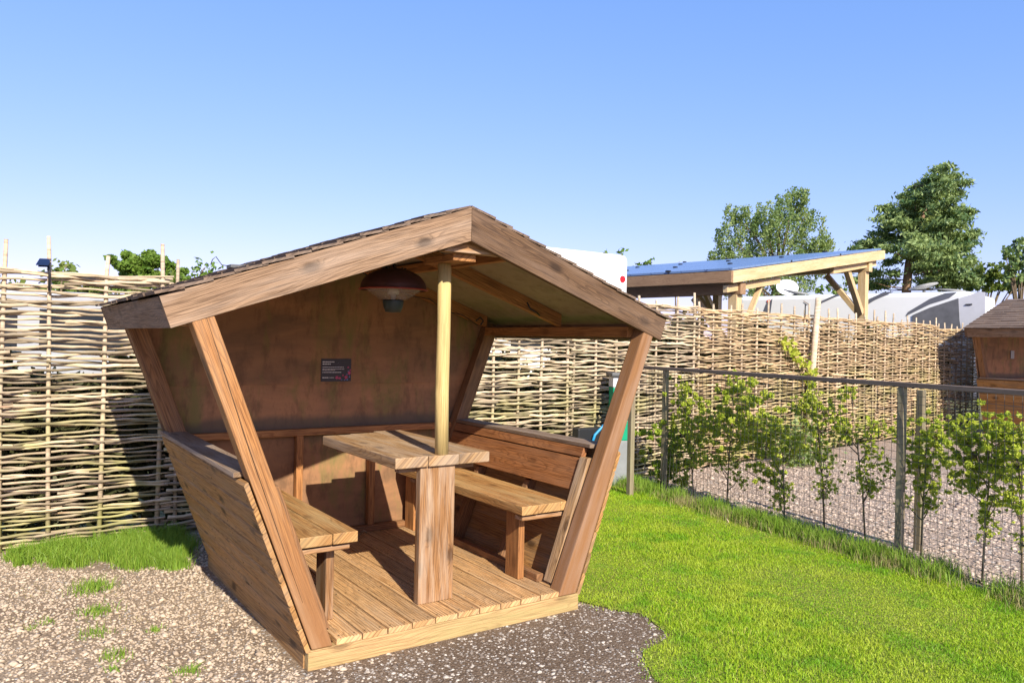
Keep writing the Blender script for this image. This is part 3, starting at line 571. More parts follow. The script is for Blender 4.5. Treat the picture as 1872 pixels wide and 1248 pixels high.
# plaque on the back wall: text lines too small to read, printed as word-length bars
pq = empty('plaque', (-.070, 1.694, 1.128), 0, 'dark plaque with white text and pink floral print on the large shelter back wall', 'sign')
MB().box((0, 0, 0), (.207, .0055, .149), tint=1).build('panel', M['sign'], pq, .0008)
b = MB()
def bars(x0, x1, z, h):
    x = x0
    while x < x1-.004:
        wdt = random.uniform(.006, .018); b.box((x, -.0012, z), (min(x+wdt, x1), -.0002, z+h), tint=1); x += wdt+.0025
bars(.008, .088, .126, .006); bars(.008, .066, .112, .0065); bars(.008, .16, .0925, .0035); bars(.008, .158, .080, .0035); bars(.008, .095, .0725, .0035); bars(.008, .137, .058, .0045); bars(.008, .05, .022, .007); bars(.056, .088, .0235, .004)
b.lathe((.113, -.0007, .123), [(0, 0), (.007, 0)], 12)
o = b.build('lettering', M['ink'], pq)
b = MB(); bl = MB()
for cx0, cz0, rr, mb in ((.108, .026, .013, b), (.128, .022, .010, b), (.172, .028, .013, b), (.168, .018, .006, b), (.195, .056, .014, b), (.186, .093, .007, b), (.2, .075, .006, b), (.15, .04, .006, b), (.18, .012, .007, bl), (.162, .010, .005, bl), (.196, .03, .006, bl), (.178, .045, .005, bl), (.188, .07, .005, bl), (.142, .012, .004, bl)):
    for j in range(5):
        a = j*1.257+cx0*90; c0 = Vector((cx0+rr*.55*math.cos(a), 0, cz0+rr*.55*math.sin(a)))
        ps = [c0+Vector((rr*.5*math.cos(a)*math.cos(q)-rr*.22*math.sin(a)*math.sin(q), -.0008 if mb is b else -.0011, rr*.5*math.sin(a)*math.cos(q)+rr*.22*math.cos(a)*math.sin(q))) for q in [2*math.pi*k/8 for k in range(8)]]
        ps = [Vector((min(max(p.x, .002), .205), p.y, min(max(p.z, .002), .147))) for p in ps]
        mb.face(ps, Vector((1, 0, 0)), 1, (0, 0))
b.build('flower_print', M['pink'], pq); bl.build('leaf_print', M['blue'], pq)

# hanging heater lamp
lp = empty('heater_lamp', (-.09, .60, 1.512), 0, 'hanging dome heater with dark red shade and glass cone under the roof', 'heater lamp')
dome = [(.0, .325)]+[(.200*math.sin(a), .198+.125*math.cos(a)) for a in [math.radians(x) for x in range(12, 91, 6)]]+[(.206, .190), (.198, .190)]
dome += [(.194*math.sin(a), .198+.118*math.cos(a)) for a in [math.radians(x) for x in range(84, 0, -12)]]+[(0, .316)]
MB().lathe((0, 0, 0), dome, 40).build('shade', M['rust'], lp)
MB().lathe((0, 0, 0), [(.198, .196), (.209, .193), (.209, .188), (.198, .186)], 40).build('rim', M['rim'], lp)
MB().lathe((0, 0, 0), [(.172, .188), (.078, .128), (.075, .128), (.169, .188)], 36).build('glass_cone', M['glass'], lp)
MB().lathe((0, 0, 0), [(0, .128), (.062, .128), (.064, .120), (.058, .085), (.046, .055), (0, .050)], 28).build('lower_cup', M['cup'], lp)
MB().lathe((0, 0, 0), [(0, .205), (.035, .205), (.035, .165), (.018, .16), (.012, .13), (0, .13)], 16).build('heating_element', M['bulb'], lp)
b = MB(); b.tube([(.0, 0, .32), (0, 0, .53)], .004, 6)
for k in range(9): b.lathe((0, 0, .335+.022*k), [(.009, 0), (.011, .006), (.009, .012)], 8)
b.tube([(-.045, 0, .31), (-.055, .01, .36), (-.06, .02, .53)], .0045, 6)
for k in range(10):
    a = k*.628; b.box((.07*math.cos(a)-.005, .07*math.sin(a)-.005, .305), (.07*math.cos(a)+.005, .07*math.sin(a)+.005, .322))
b.build('chain', M['black'], lp); lp.scale = (.88, .88, .88)
# cable along the rafters
b = MB(); pts = [(-.30, 1.58, 1.86), (-.15, 1.585, 1.895), (-.02, 1.585, 1.88), (.15, 1.585, 1.855), (.25, 1.58, 1.80), (.36, 1.585, 1.79), (.5, 1.58, 1.715), (.66, 1.585, 1.70), (.78, 1.58, 1.62), (.92, 1.58, 1.60), (1.05, 1.575, 1.53)]
b.tube(pts, .0035, 5); b.tube([(1.02, 1.55, 1.56), (1.05, 1.54, 1.585), (1.08, 1.545, 1.56), (1.06, 1.55, 1.53)], .006, 6)
tag(b.build('cable', M['black']), 'thin dark cable looping along the rear rafter under the shelter roof', 'cable')
b = MB(); b.tube([(.28, .71, 1.90), (.285, .70, 1.85), (.27, .70, 1.80)], .006, 6); b.tube([(.86, .70, 1.66), (.88, .69, 1.62), (.93, .69, 1.60), (.96, .70, 1.58)], .005, 6)
tag(b.build('cable', M['black']), 'short cable clips on the front rafter under the right roof slope', 'cable')
# small fitting on the left roof slope
p = at(442, 487, 3.62); e0 = empty('roof_fitting', (p.x, p.y, p.z-.012), .0, 'small black box with wire lying on the left roof slope of the large shelter', 'fitting')
b = MB(); b.box((-.06, -.04, 0), (.06, .04, .016)); b.build('plate', M['dgrey'], e0, .002)
MB().box((.02, -.012, .016), (.045, .012, .03)).build('knob', M['black'], e0, .002)
MB().tube([(-.06, 0, .01), (-.09, 0, .012), (-.115, .01, .05), (-.13, .01, .035), (-.14, 0, .01)], .0022, 5).build('wire', M['black'], e0)
# dead leaves on the deck
for i, (x, y, rz, sz) in enumerate(((.02, 1.54, .4, .05), (.09, 1.56, 2, .045), (.14, 1.52, 1.1, .06), (.20, 1.57, 2.7, .04), (.44, 1.08, .7, .05))):
    n = 7; V = []; Fa = []
    for k in range(n):
        u = k/(n-1); wdt = sz*.38*math.sin(math.pi*min(u*1.05, 1))+.001; zc = .012*math.sin(u*3)+.004
        for j, vv in enumerate((-1, -.4, .4, 1)): V.append((u*sz-sz/2, vv*wdt, zc+.014*abs(vv)+random.uniform(0, .002)))
    for k in range(n-1):
        for j in range(3): a = k*4+j; Fa.append((a, a+1, a+5, a+4))
    o = np_mesh('dead_leaf', V, Fa, M['leafdead'], tint=[1]*len(Fa), smooth=True); o.location = (x, y, .118); o.rotation_euler = (0, 0, rz)
    tag(o, ['curled dead leaf at the left of the row by the back wall', 'second dead leaf from the left on the deck by the back wall', 'largest curled dead leaf on the deck by the back wall', 'dead leaf at the right of the row by the back wall', 'dead leaf on the deck beneath the right bench'][i], 'leaf', 'dead leaves on the deck')

# ---------------------------------------------------------------- hazel hurdles
def hurdle(a, b, top, label, far=False, seed=0, stakes=None, ext=None):
    rs = random.Random(seed); a, b = Vector(a), Vector(b); d = (b-a); L = d.length; d.normalize(); n = Vector((d.y, -d.x, 0))
    r = empty('hurdle', (a.x, a.y, 0), 0, label, 'fence panel', 'hazel hurdles of the boundary fence')
    o = lambda u, off, z: (d.x*u+n.x*off, d.y*u+n.y*off, z)
    if stakes is None:
        k = max(6, round(L/.27)); stakes = [(.03+(L-.06)*i/(k-1)+(rs.uniform(-.03, .03) if 0 < i < k-1 else 0)) for i in range(k)]
    tops = []
    for i, u in enumerate(stakes):
        h = ext[i] if ext else rs.uniform(.06, .2); rr = rs.uniform(.013, .0165); lx = rs.uniform(-.02, .02); ux = u+lx
        b_ = MB(); b_.tube([o(u+rs.uniform(-.02, .02), 0, -.05), o(u+rs.uniform(-.008, .008), 0, top*.5), o(u+lx*.5, 0, top), o(ux, rs.uniform(-.01, .01), top+h)], [rr*1.1, rr, rr*.95, rr*.85], 7, rs.uniform(.8, 1.15)).build('stake', M['stake'], r)
    W_ = MB(); rowp = .0256 if a.x < -2 else .0236; rows = int(top/rowp)
    for i in range(rows):
        z = .03+i*rowp; ph = i % 2; segs = []; u0 = rs.uniform(-.06, .0); u1 = L+rs.uniform(.0, .06); cut = rs.random()
        spans = [(u0, u1)] if cut < .45 else ([(u0, L*rs.uniform(.45, .8)), None] if cut < .75 else [(u0, L*rs.uniform(.3, .5)), None])
        if len(spans) == 2: s0 = spans[0][1]-rs.uniform(.15, .3); spans = [spans[0], (s0, u1)]
        base = z+rs.uniform(-.004, .004); sg = rs.uniform(-.012, .012)
        for si, (x0, x1) in enumerate(spans):
            R = rs.uniform(.0082, .0122)+(.0022 if a.x > -.9 else .0016); tn = rs.choice((.5, .68, .82, .95, 1.05, 1.2))*rs.uniform(.93, 1.07); pts = []; rad = []
            flip = rs.random() < .5
            step = .055; m_ = max(4, int((x1-x0)/step)); w1, w2 = rs.uniform(0, 6), rs.uniform(0, 6)
            for j in range(m_+1):
                u = x0+(x1-x0)*j/m_
                # in front of / behind the stakes in turn
                ofs = 0; q = min(range(len(stakes)), key=lambda k: abs(stakes[k]-u)); 
                lo = max([k for k in range(len(stakes)) if stakes[k] <= u], default=-1)
                if lo < 0: ofs = (1 if ph == 0 else -1)*.022
                elif lo >= len(stakes)-1: ofs = (1 if (ph+len(stakes)-1) % 2 == 0 else -1)*.022
                else:
                    f = (u-stakes[lo])/(stakes[lo+1]-stakes[lo]); ofs = .024*math.cos(math.pi*(f+lo+ph))
                zz = base+sg*math.sin(u*2.1+w1)+(.0055 if a.x < -2 else .0075)*math.sin(u*9+w2)+.0035*math.sin(u*23+w1)+(.012 if si else 0)
                pts.append(o(u, ofs*(.8+.2*rs.random()), zz)); e = j/m_; rad.append(R*(1-.45*(e if flip else 1-e))*(1+.12*math.sin(j*1.7+w1)))
            W_.tube(pts, rad, 6, tn)
    # last rods sag over the top edge
    for i in range(4):
        w1 = rs.uniform(0, 6); z = top-.02+i*.010; R = rs.uniform(.009, .013)
        W_.tube([o(-.03+(L+.06)*j/24, .026*math.cos(math.pi*(j/24*len(stakes)+i)), z+.016*math.sin(j*.35+w1)) for j in range(25)], [R*(1-.02*(j if i % 2 else 24-j)) for j in range(25)], 6, rs.uniform(.85, 1.2))
    W_.build('woven_rods', M['rod_far'] if far else M['rod'], r)
    return r
FY = lambda x: 2.72 if x < 1 else 2.72+.03*(x-1)
hurdle((-2.66, 2.73, 0), (-.82, 2.72, 0), 1.80, 'nearest hazel hurdle at the left edge of the photo with four tall stakes showing', seed=3, stakes=[.05, .33, .60, .865, 1.125, 1.44, 1.81], ext=[.15, .2, .15, .2, .24, .14, .25])
hurdle((-.79, 2.72, 0), (1.03, 2.725, 0), 1.76, 'hazel hurdle directly behind the back wall of the large shelter', seed=5)
hurdle((1.05, 2.725, 0), (2.86, 2.75, 0), 1.79, 'hazel hurdle seen through the right opening of the large shelter', seed=6)
hurdle((2.88, 2.75, 0), (4.80, 2.89, 0), 1.83, 'hazel hurdle with the green service post in front of it', seed=7)
fl = lambda x: 2.805+.1172*(x-4.05)
hurdle((4.83, fl(4.83), 0), (7.28, fl(7.28), 0), 1.83, 'hazel hurdle under the low corner of the solar canopy', far=True, seed=8)
hurdle((7.33, fl(7.33), 0), (9.38, fl(9.38), 0), 1.83, 'hazel hurdle between the tall timber stake and the right canopy post', far=True, seed=9)
hurdle((9.42, fl(9.42), 0), (11.80, fl(11.80), 0), 1.84, 'hazel hurdle right of the canopy post, lit up to the shadow edge', far=True, seed=10)
hurdle((11.84, fl(11.84), 0), (13.9, fl(13.9), 0), 1.79, 'hazel hurdle in the shadow of the distant shelter', far=True, seed=12)
# tall timber stake tied to the fence
bs = on_plane(1472, 790, (4.05, 2.76, 0), Vector((.1164, -.9932, 0))); tp = on_plane(1490, 545, (4.05, 2.76, 0), Vector((.1164, -.9932, 0)))
bs = tp+(bs-tp)*1.28
tag(MB().tube([bs-Vector((0, .05, 0)), (bs+tp)/2-Vector((.02, .055, 0)), tp-Vector((0, .05, 0))], [.045, .043, .038], 8, 1.1).build('timber_stake', M['stake']), 'tall split timber stake leaning against the hazel fence, higher than the rods', 'stake')

# solar lights
def solar_light(p, lean, label, s=1, rz=0):
    r = empty('solar_light', p, rz, label, 'solar light', 'solar lights on the hazel fence')
    MB().beam((0, -.052, -.04*s), (0, .052*s, .03*s), (.115*s, 0, 0), (0, .008, .012)).build('solar_panel', M['bluepv'], r, .002)
    MB().beam((0, -.01, -.05*s), (0, .055*s, -.005*s), (.10*s, 0, 0), (0, .014, .02)).build('housing', M['black'], r, .004)
    MB().tube([(.03*s, .03, -.03*s), (.045*s, .035, -.10*s), (.045*s, .035, -.30*s)], .012*s, 8).build('spike', M['black'], r); r.scale = (.62, .62, .62); return r
solar_light(on_plane(80, 478, (0, 2.66, 0), Vector((0, 1, 0))), 0, 'small solar light with tilted blue panel beside a tall stake on the left fence', 1.0, -.35)
solar_light(on_plane(1474, 553, (4.05, 2.74, 0), Vector((.1164, -.9932, 0))), 0, 'dark solar light on the right fence next to the tall timber stake', 1.05, .3)

# ---------------------------------------------------------------- leafy things
def leaf_mesh(name, P, size, mat, parent, aspect=1.6, up=0, tint=None, quad=True):
    n = len(P); s = size*RNG.uniform(.6, 1.3, n); a = RNG.normal(0, 1, (n, 3)); a[:, 2] += up; a /= np.linalg.norm(a, axis=1)[:, None]
    b = RNG.normal(0, 1, (n, 3)); b -= (b*a).sum(1)[:, None]*a; b /= np.linalg.norm(b, axis=1)[:, None]
    A, B = a*s[:, None]*aspect/2, b*s[:, None]/2
    V = np.stack([P-A, P+B*.9, P+A, P-B*.9], 1).reshape(-1, 3); Fa = np.arange(4*n).reshape(-1, 4)
    t = RNG.uniform(0, 1, n) if tint is None else np.clip(tint+RNG.normal(0, .18, n), 0, 1)
    return np_mesh(name, V, Fa, mat, parent, tint=t)
def blob_pts(blobs, n, shell=.35, axis=None):
    vol = np.array([b[3]*b[4]*b[5] if len(b) > 5 else b[3]**3 for b in blobs])**.75; pick = RNG.choice(len(blobs), n, p=vol/vol.sum()); out = np.zeros((n, 3)); tn = np.zeros(n)
    d = RNG.normal(0, 1, (n, 3)); d /= np.linalg.norm(d, axis=1)[:, None]; rr = (shell+(1-shell)*RNG.uniform(0, 1, n))**.6*(1+RNG.normal(0, .10, n))
    for i, b in enumerate(blobs):
        k = pick == i; rad = np.array(b[3:6] if len(b) > 5 else [b[3]]*3); out[k] = np.array(b[:3])+d[k]*rr[k, None]*rad; tn[k] = RNG.uniform(.2, .8)
    return out, tn
def sapling(px, base_py, items, label, stems=1, mat='sap', n=420, dx=.13, lean=0):
    """items: (px, py, radius px) leaf clusters in the fence plane"""
    fp = (3.2+dx, 0, 0); fn = Vector((1, -.16, 0)).normalized()
    q = on_plane(px, base_py, fp, fn); r = empty('sapling', (q.x, q.y, 0), 0, label, 'sapling', 'hedge saplings along the wire fence')
    items = items+[(px+random.uniform(-14, 14), base_py-(base_py-min(i[1] for i in items))*random.uniform(.25, .55), random.uniform(6, 10)) for _ in range(3)]
    bl = []
    for (u, v, rp) in items:
        c = on_plane(u, v, fp, fn)-Vector((q.x, q.y, 0)); t = (c+Vector((q.x, q.y, 0))-CAM).dot(FW); rad = rp/F_PX*t
        bl.append((c.x+random.uniform(-.05, .05), c.y+random.uniform(-.04, .04), c.z, rad*.8, rad, rad))
    top = max(bl, key=lambda z: z[2]); b = MB()
    b.tube([(0, 0, -.02), (top[0]*.15+lean, top[1]*.2, top[2]*.35), (top[0]*.6, top[1]*.6, top[2]*.7), (top[0], top[1], top[2]+top[3])], [.0075, .006, .004, .0015], 6)
    for c in bl:
        z0 = max(.06, c[2]-c[4]*1.6-.06); f = z0/max(top[2], .2); b.tube([(top[0]*f*.75, top[1]*f*.75, z0), (c[0]*.6+top[0]*f*.25, c[1]*.6+top[1]*f*.25, (z0+c[2])/2), (c[0], c[1], c[2]+c[3]*.5)], [.005, .0035, .0015], 5)
        for k in range(9): e = Vector(c[:3])+Vector([random.uniform(-1, 1)*c[3] for _ in range(3)])*1.5; b.tube([Vector(c[:3])-Vector((0, 0, c[3]*.3)), e], [.002, .001], 4)
    b.build('stem', M['bark'], r)
    # leaves sit in sprays: sub-clusters inside each cluster
    sub = []
    for c in bl:
        for k in range(30):
            d = RNG.normal(0, 1.05, 3); sub.append((c[0]+d[0]*c[3], c[1]+d[1]*c[4], c[2]+d[2]*c[5], c[3]*.30, c[4]*.32, c[5]*.24))
    area = sum(c[4]*c[5] for c in bl); n = int(max(90, min(20000, area*230000)))
    P, tn = blob_pts(sub, n, .0); leaf_mesh('leaves', P, .0165, M[mat], r, 1.5, .5, tn); return r
sapling(1215, 905, [(1205, 800, 22), (1222, 830, 24), (1210, 862, 18), (1235, 815, 14)], 'low dark-leaved sapling nearest the service post', mat='sap2')
sapling(1268, 905, [(1252, 712, 11), (1258, 740, 17), (1262, 768, 20), (1272, 800, 15), (1240, 776, 10), (1290, 776, 12), (1245, 872, 8)], 'slim sapling rising just left of the bushiest one')
sapling(1328, 950, [(1345, 700, 12), (1355, 735, 24), (1340, 765, 24), (1375, 770, 24), (1330, 800, 16), (1405, 780, 16), (1360, 800, 20), (1312, 768, 12)], 'bushiest sapling in the middle of the wire fence with bright leaves')
sapling(1434, 968, [(1400, 818, 20), (1425, 800, 15), (1408, 850, 18), (1415, 878, 13), (1448, 810, 14), (1350, 850, 6)], 'sapling with foliage hanging low, right of the bushiest one', mat='sap')
sapling(1508, 968, [(1492, 700, 9), (1485, 735, 14), (1510, 752, 18), (1500, 785, 16), (1525, 775, 10), (1470, 740, 10), (1500, 828, 12), (1512, 870, 10), (1540, 770, 8)], 'sapling with sparse tiered foliage midway between the fence posts')
sapling(1583, 978, [(1560, 790, 10), (1575, 815, 9), (1550, 800, 9), (1612, 840, 12), (1630, 868, 10), (1590, 782, 9), (1625, 785, 10), (1605, 780, 9), (1545, 715, 7), (1590, 895, 8)], 'thin tall-stemmed sapling left of the nearest fence post with few leaves', lean=.0, mat='sap')
sapling(1684, 1000, [(1688, 790, 16), (1700, 820, 18), (1678, 845, 16), (1690, 872, 16), (1712, 800, 12), (1668, 815, 9), (1705, 850, 14), (1645, 915, 7)], 'sapling wrapped round the dark post behind the wire fence', dx=.22)
sapling(1796, 1034, [(1800, 790, 24), (1765, 800, 20), (1830, 810, 22), (1790, 830, 26), (1760, 835, 14), (1800, 862, 22), (1835, 850, 18), (1775, 880, 14), (1806, 905, 12), (1738, 782, 10), (1850, 785, 12), (1820, 780, 14), (1748, 880, 10)], 'large bright sapling right of the nearest fence post')
sapling(1868, 1060, [(1866, 800, 20), (1862, 840, 18), (1868, 880, 16), (1872, 920, 12), (1876, 850, 20)], 'sapling cut by the right edge of the photo')
# sprig climbing the tall stake
def sprig(name, pts, label, mat, n, size, cat, r=.06, stem=.004, group=None):
    q = Vector(pts[0]); e = empty(name, q, 0, label, cat, group); loc = [Vector(p)-q for p in pts]
    MB().tube(loc, [stem*(1-.7*i/(len(loc)-1)) for i in range(len(loc))], 5).build('stem', M['bark'], e)
    P = []
    for _ in range(n):
        i = random.randrange(len(loc)-1); f = random.random(); c = loc[i].lerp(loc[i+1], f); P.append([c.x+random.gauss(0, r), c.y+random.gauss(0, r), c.z+random.gauss(0, r)])
    leaf_mesh('leaves', np.array(P), size, M[mat], e, 1.5, .2); return e
pl = (4.05, 2.70, 0); pn = Vector((.1164, -.9932, 0))
sprig('bramble', [on_plane(1490, 800, pl, pn), on_plane(1478, 740, pl, pn), on_plane(1482, 690, pl, pn), on_plane(1470, 665, pl, pn), on_plane(1448, 640, pl, pn), on_plane(1433, 626, pl, pn)], 'yellow-green bramble shoot arching across the hazel fence at the tall stake', 'sap', 210, .05, 'shoot', .045, .008)
sprig('shrub', [at(1460, 850, 9.3), at(1455, 830, 9.3), at(1462, 800, 9.3)], 'grey-green bushy shrub in the yard beyond the saplings', 'birch', 1500, .035, 'shrub', .15, .01)

# ---------------------------------------------------------------- wire fence
def wire_fence():
    r = empty('wire_fence', (3.2, 0, 0), 0, 'low wire mesh fence with flat grey timber rail in front of the gravel yard', 'fence')
    X = lambda y, o=0: .16*y+o
    y0, y1 = -2.3, 2.46
    MB().hexa([(X(y0)-.026, y0, 1.170), (X(y1)-.026, y1, 1.170), (X(y1)+.026, y1, 1.170), (X(y0)+.026, y0, 1.170), (X(y0)-.026, y0, 1.202), (X(y1)-.026, y1, 1.202), (X(y1)+.026, y1, 1.202), (X(y0)+.026, y0, 1.202)], (.16, 1, 0), 1).build('top_rail', W['rail'], r, .003)
    for y, o in ((2.12, .0), (-.42, .0), (-2.1, 0)):
        s = .0225; MB().box((X(y, o)-s, y-s, -.1), (X(y, o)+s, y+s, 1.169), (0, 0, 1), 1).build('post', W['fpost'], r, .004)
    MB().box((-.14+.33*.0, 2.08, -.1), (-.09, 2.13, 1.0), (0, 0, 1), .9).build('post', W['fpost'], r, .004)
    b = MB(); y = -2.2; zs = [.02+.052*i for i in range(22)]; k = 0
    nn = 0
    while y < 2.44:
        bow = .02*math.sin(y*2.1); j = random.uniform(-.006, .006)
        b.tube([(X(y)-.036-.0, y+j, .01), (X(y)-.036-bow, y+.006*math.sin(y*5), .45), (X(y)-.036-bow*.6+.01, y+.01*math.sin(y*3), .85), (X(y)-.036, y, 1.17)], .0016, 3, caps=False); y += .05; nn += 1
    for z in zs: b.tube([(X(yy)-.036-.02*math.sin(yy*2.1)*math.sin(z*2.7), yy, z+.006*math.sin(yy*4+z*9)) for yy in [-2.2+.2*i for i in range(24)]], .0016, 3, caps=False)
    b.build('wire_mesh', M['metal'], r); return r
wire_fence()
tag(MB().box((3.565-.024, -.345, -.1), (3.565+.024, -.297, 1.135), (0, 0, 1), .72).build('timber_post', W['fpost'], None, .004), 'dark green-stained square post standing just behind the wire fence', 'post')
# loose fallen stick at the lawn edge
tag(MB().tube([on_ground(1298, 935)+Vector((0, 0, .02)), on_ground(1296, 905)+Vector((0, 0, .03)), on_ground(1332, 958)+Vector((0, 0, .02))], .005, 5, 1.2).build('stick', M['rod']), 'pale dry stick lying at the lawn edge by the wire fence', 'stick')

# service post with hose
sp = empty('service_post', (3.36, 2.56, 0), -.45, 'green, white and grey service post by the hazel fence behind the front right post', 'service post')
MB().box((-.10, -.08, 0), (.10, .08, .46)).build('base_panel', M['grey'], sp, .008)
MB().box((-.103, -.083, .461), (.103, .083, .66)).build('lower_body', M['green'], sp, .006)
MB().box((-.098, -.078, .661), (.098, .078, .985)).build('upper_body', M['green'], sp, .006)
MB().box((-.101, -.081, .986), (.101, .081, 1.09)).build('meter_window', M['cream'], sp, .006)
MB().box((-.125, -.11, 1.091), (.125, .11, 1.13)).build('lid', M['dgrey'], sp, .01)
tag(MB().tube([(3.24, 2.50, .95), (3.17, 2.46, .84), (3.09, 2.45, .66), (2.95, 2.46, .54), (2.90, 2.47, .40)], .013, 8).build('hose', M['hose']), 'bright blue water hose hanging from the service post', 'hose')
tag(MB().box((2.78, 2.50, 0), (3.12, 2.60, .60)).build('meter_cabinet', M['black'], None, .01), 'low black cabinet against the hazel fence under the blue hose', 'cabinet')

# ---------------------------------------------------------------- caravans behind the fence
def caravan(p, dx, dy, h, rz, label, floor=.45, name='caravan', prof=None):
    """origin at a near corner, body runs +x by dx and +y by dy (local)"""
    r = empty(name, p, rz, label, 'caravan', 'caravans behind the hazel fence')
    b = MB(); b.box((0, 0, floor), (dx, dy, h), tint=1); o = b.build('body', M['white'], r, .09); o.modifiers['bevel'].segments = 4
    for yy in (dy*.45, dy*.58):
        for xx in (.12, dx-.3): MB().tube([(xx, yy, .33), (xx+.18, yy, .33)], .33, 20, 1).build('wheel', M['tyre'], r)
    return r
# nearest one: tall white end with a red round lamp
c1 = caravan((3.02, 4.54, 0), 2.28, 5.2, 2.62, 0, 'tall white caravan end with a round red lamp just behind the shelter roof')
MB().tube([(2.15, -.012, 2.285), (2.15, .0, 2.285)], .045, 20).build('round_lamp', M['red'], c1)
MB().box((1.98, -.003, .5), (1.986, .001, 2.5), tint=1).build('panel_seam', M['lav'], c1)
MB().box((2.14, -.006, 1.86), (2.17, 0, 1.93), tint=1).build('side_marker', M['black'], c1)
MB().box((.35, -.012, 1.35), (1.75, 0, 2.0), tint=1).build('rear_window', M['window'], c1, .004)
# long one on the right: grey-white side faces us, bright end to the right
K = Vector((13.555, 3.95, 0)); K2 = Vector((12.50, 8.25, 0)); ang = math.atan2(-(K2-K).x, (K2-K).y)
c2 = caravan(K, 2.3, 4.7, 2.56, ang, 'long caravan with grey swooshes on its side under the solar canopy')
sn = Vector((-math.cos(ang), -math.sin(ang), 0)); ip = c2.location
inv = Matrix.Rotation(-ang, 4, 'Z')
def side(pts, nm, mt, off):
    q = [inv @ (on_plane(u, v, K+sn*off, sn)-K) for u, v in pts]; q = [Vector((-off, p.y, p.z)) for p in q]
    MB().prism(q, (off-.0005, 0, 0), (0, 1, 0), 1).build(nm, M[mt], c2)
side([(1500, 555), (1530, 541), (1548, 533.5), (1536, 534.5), (1500, 551)], 'side_graphic', 'graph', .006)
side([(1570, 566), (1600, 548), (1634, 533), (1615, 534), (1590, 546), (1566, 562)], 'side_graphic', 'graph', .006)
side([(1655, 578), (1700, 556), (1735, 545), (1750, 534), (1728, 535.5), (1700, 546), (1660, 570)], 'side_graphic', 'graph', .006)
side([(1668, 576), (1700, 562), (1752, 545), (1754, 585), (1760, 620), (1668, 620)], 'awning', 'awn', .02)
side([(1752, 546), (1790, 533), (1801, 534), (1801, 620), (1756, 620)], 'door', 'grey_door', .012)
side([(1765, 555.5), (1777, 555), (1777, 557), (1765, 557.5)], 'door_handle', 'black', .03)
side([(1393, 575), (1400, 556), (1412, 546), (1408, 575)], 'front_window', 'graph', .006)
side([(1402, 549), (1407, 547), (1407, 552), (1402, 553)], 'marker_lamp', 'orange', .014)
MB().box((.25, -.01, 1.3), (2.05, 0, 2.0), tint=1).build('end_window', M['window'], c2, .004)
MB().box((.42, -.03, 2.47), (.62, 0, 2.51), tint=1).build('marker_lamp', M['orange'], c2, .004)
MB().box((.75, .6, 2.565), (2.1, 2.4, 2.61), tint=1).build('roof_panel', M['bluepv'], c2, .005)
def dish(p, r, tilt, rz, label, mt='dish', parent=None):
    b = MB(); n = 5; prof = [(r*i/n, .22*r*(i/n)**2) for i in range(n+1)]; b.lathe((0, 0, 0), prof, 24); b.lathe((0, 0, 0), [(r, .22*r), (r*1.02, .22*r-.012), (0, -.012)], 24)
    o = b.build('roof_dish', M[mt], parent); o.rotation_euler = (tilt, 0, rz); o.location = p; return o
for (x, y, rr, t, z) in ((.55, 3.6, .32, .2, 2.62), (.45, 2.6, .26, .35, 2.63), (.5, .95, .27, -.25, 2.66), (.9, .1+.45, .26, .1, 2.6)):
    dish((x, y, z), rr, t, 0, '', 'dish', c2)
    MB().tube([(x, y, 2.55), (x, y, z+.01)], .03, 8).build('dish_mount', M['dgrey'], c2)
# a second, lower one further back on the far right
c4 = caravan((17.2, 6.5, 0), 2.3, 6, 2.75, 0, 'caravan with dark blue roof edge at the far right horizon, behind the long one')
MB().box((.0, .3, 2.76), (2.2, 5, 2.83), tint=1).build('roof_panel', M['bluepv'], c4, .01)
# free-standing white dish
q = at(1438, 526, 20.0); ds = empty('satellite_dish', (q.x, q.y, 0), -.5, 'white oval satellite dish on a pole, seen beneath the canopy beam', 'satellite dish')
b = MB(); pr = [(0, 0), (.09, .007), (.18, .026), (.26, .052)]
b.lathe((0, 0, 0), pr, 24); b.lathe((0, 0, 0), [(.26, .052), (.267, .04), (0, -.012)], 24)
o = b.build('reflector', M['white'], ds); o.rotation_euler = (math.radians(80), 0, 0); o.scale = (1.15, .8, 1); o.location = (0, 0, q.z)
MB().tube([(0, .05, 0), (0, .05, q.z)], .02, 8).build('mast', M['dgrey'], ds); MB().tube([(0, 0, q.z-.13), (0, -.14, q.z-.14), (0, -.2, q.z-.02)], .008, 6).build('feed_arm', M['black'], ds)
# white van glimpsed through the left hurdle
vn = empty('van', (-4.4, 6.6, 0), 0, 'pale van glimpsed through the gaps of the left hazel fence', 'van')
b = MB(); b.prism([(0, 0, .35), (5.3, 0, .35), (5.3, 0, .95), (4.9, 0, 1.1), (4.2, 0, 1.78), (3.9, 0, 1.86), (.1, 0, 1.86), (0, 0, 1.7)], (0, 1.9, 0), (1, 0, 0), 1); b.build('body', M['grey_van'], vn, .05)
for x in (.5, 1.75, 3.0): MB().box((x, -.012, 1.22), (x+1.05, 0, 1.66), tint=1).build('window', M['window'], vn, .003)
for x in (1.0, 4.3):
    for y in (.02, 1.7): MB().tube([(x, y-.04, .33), (x, y+.18, .33)], .33, 20, 1).build('wheel', M['tyre'], vn)
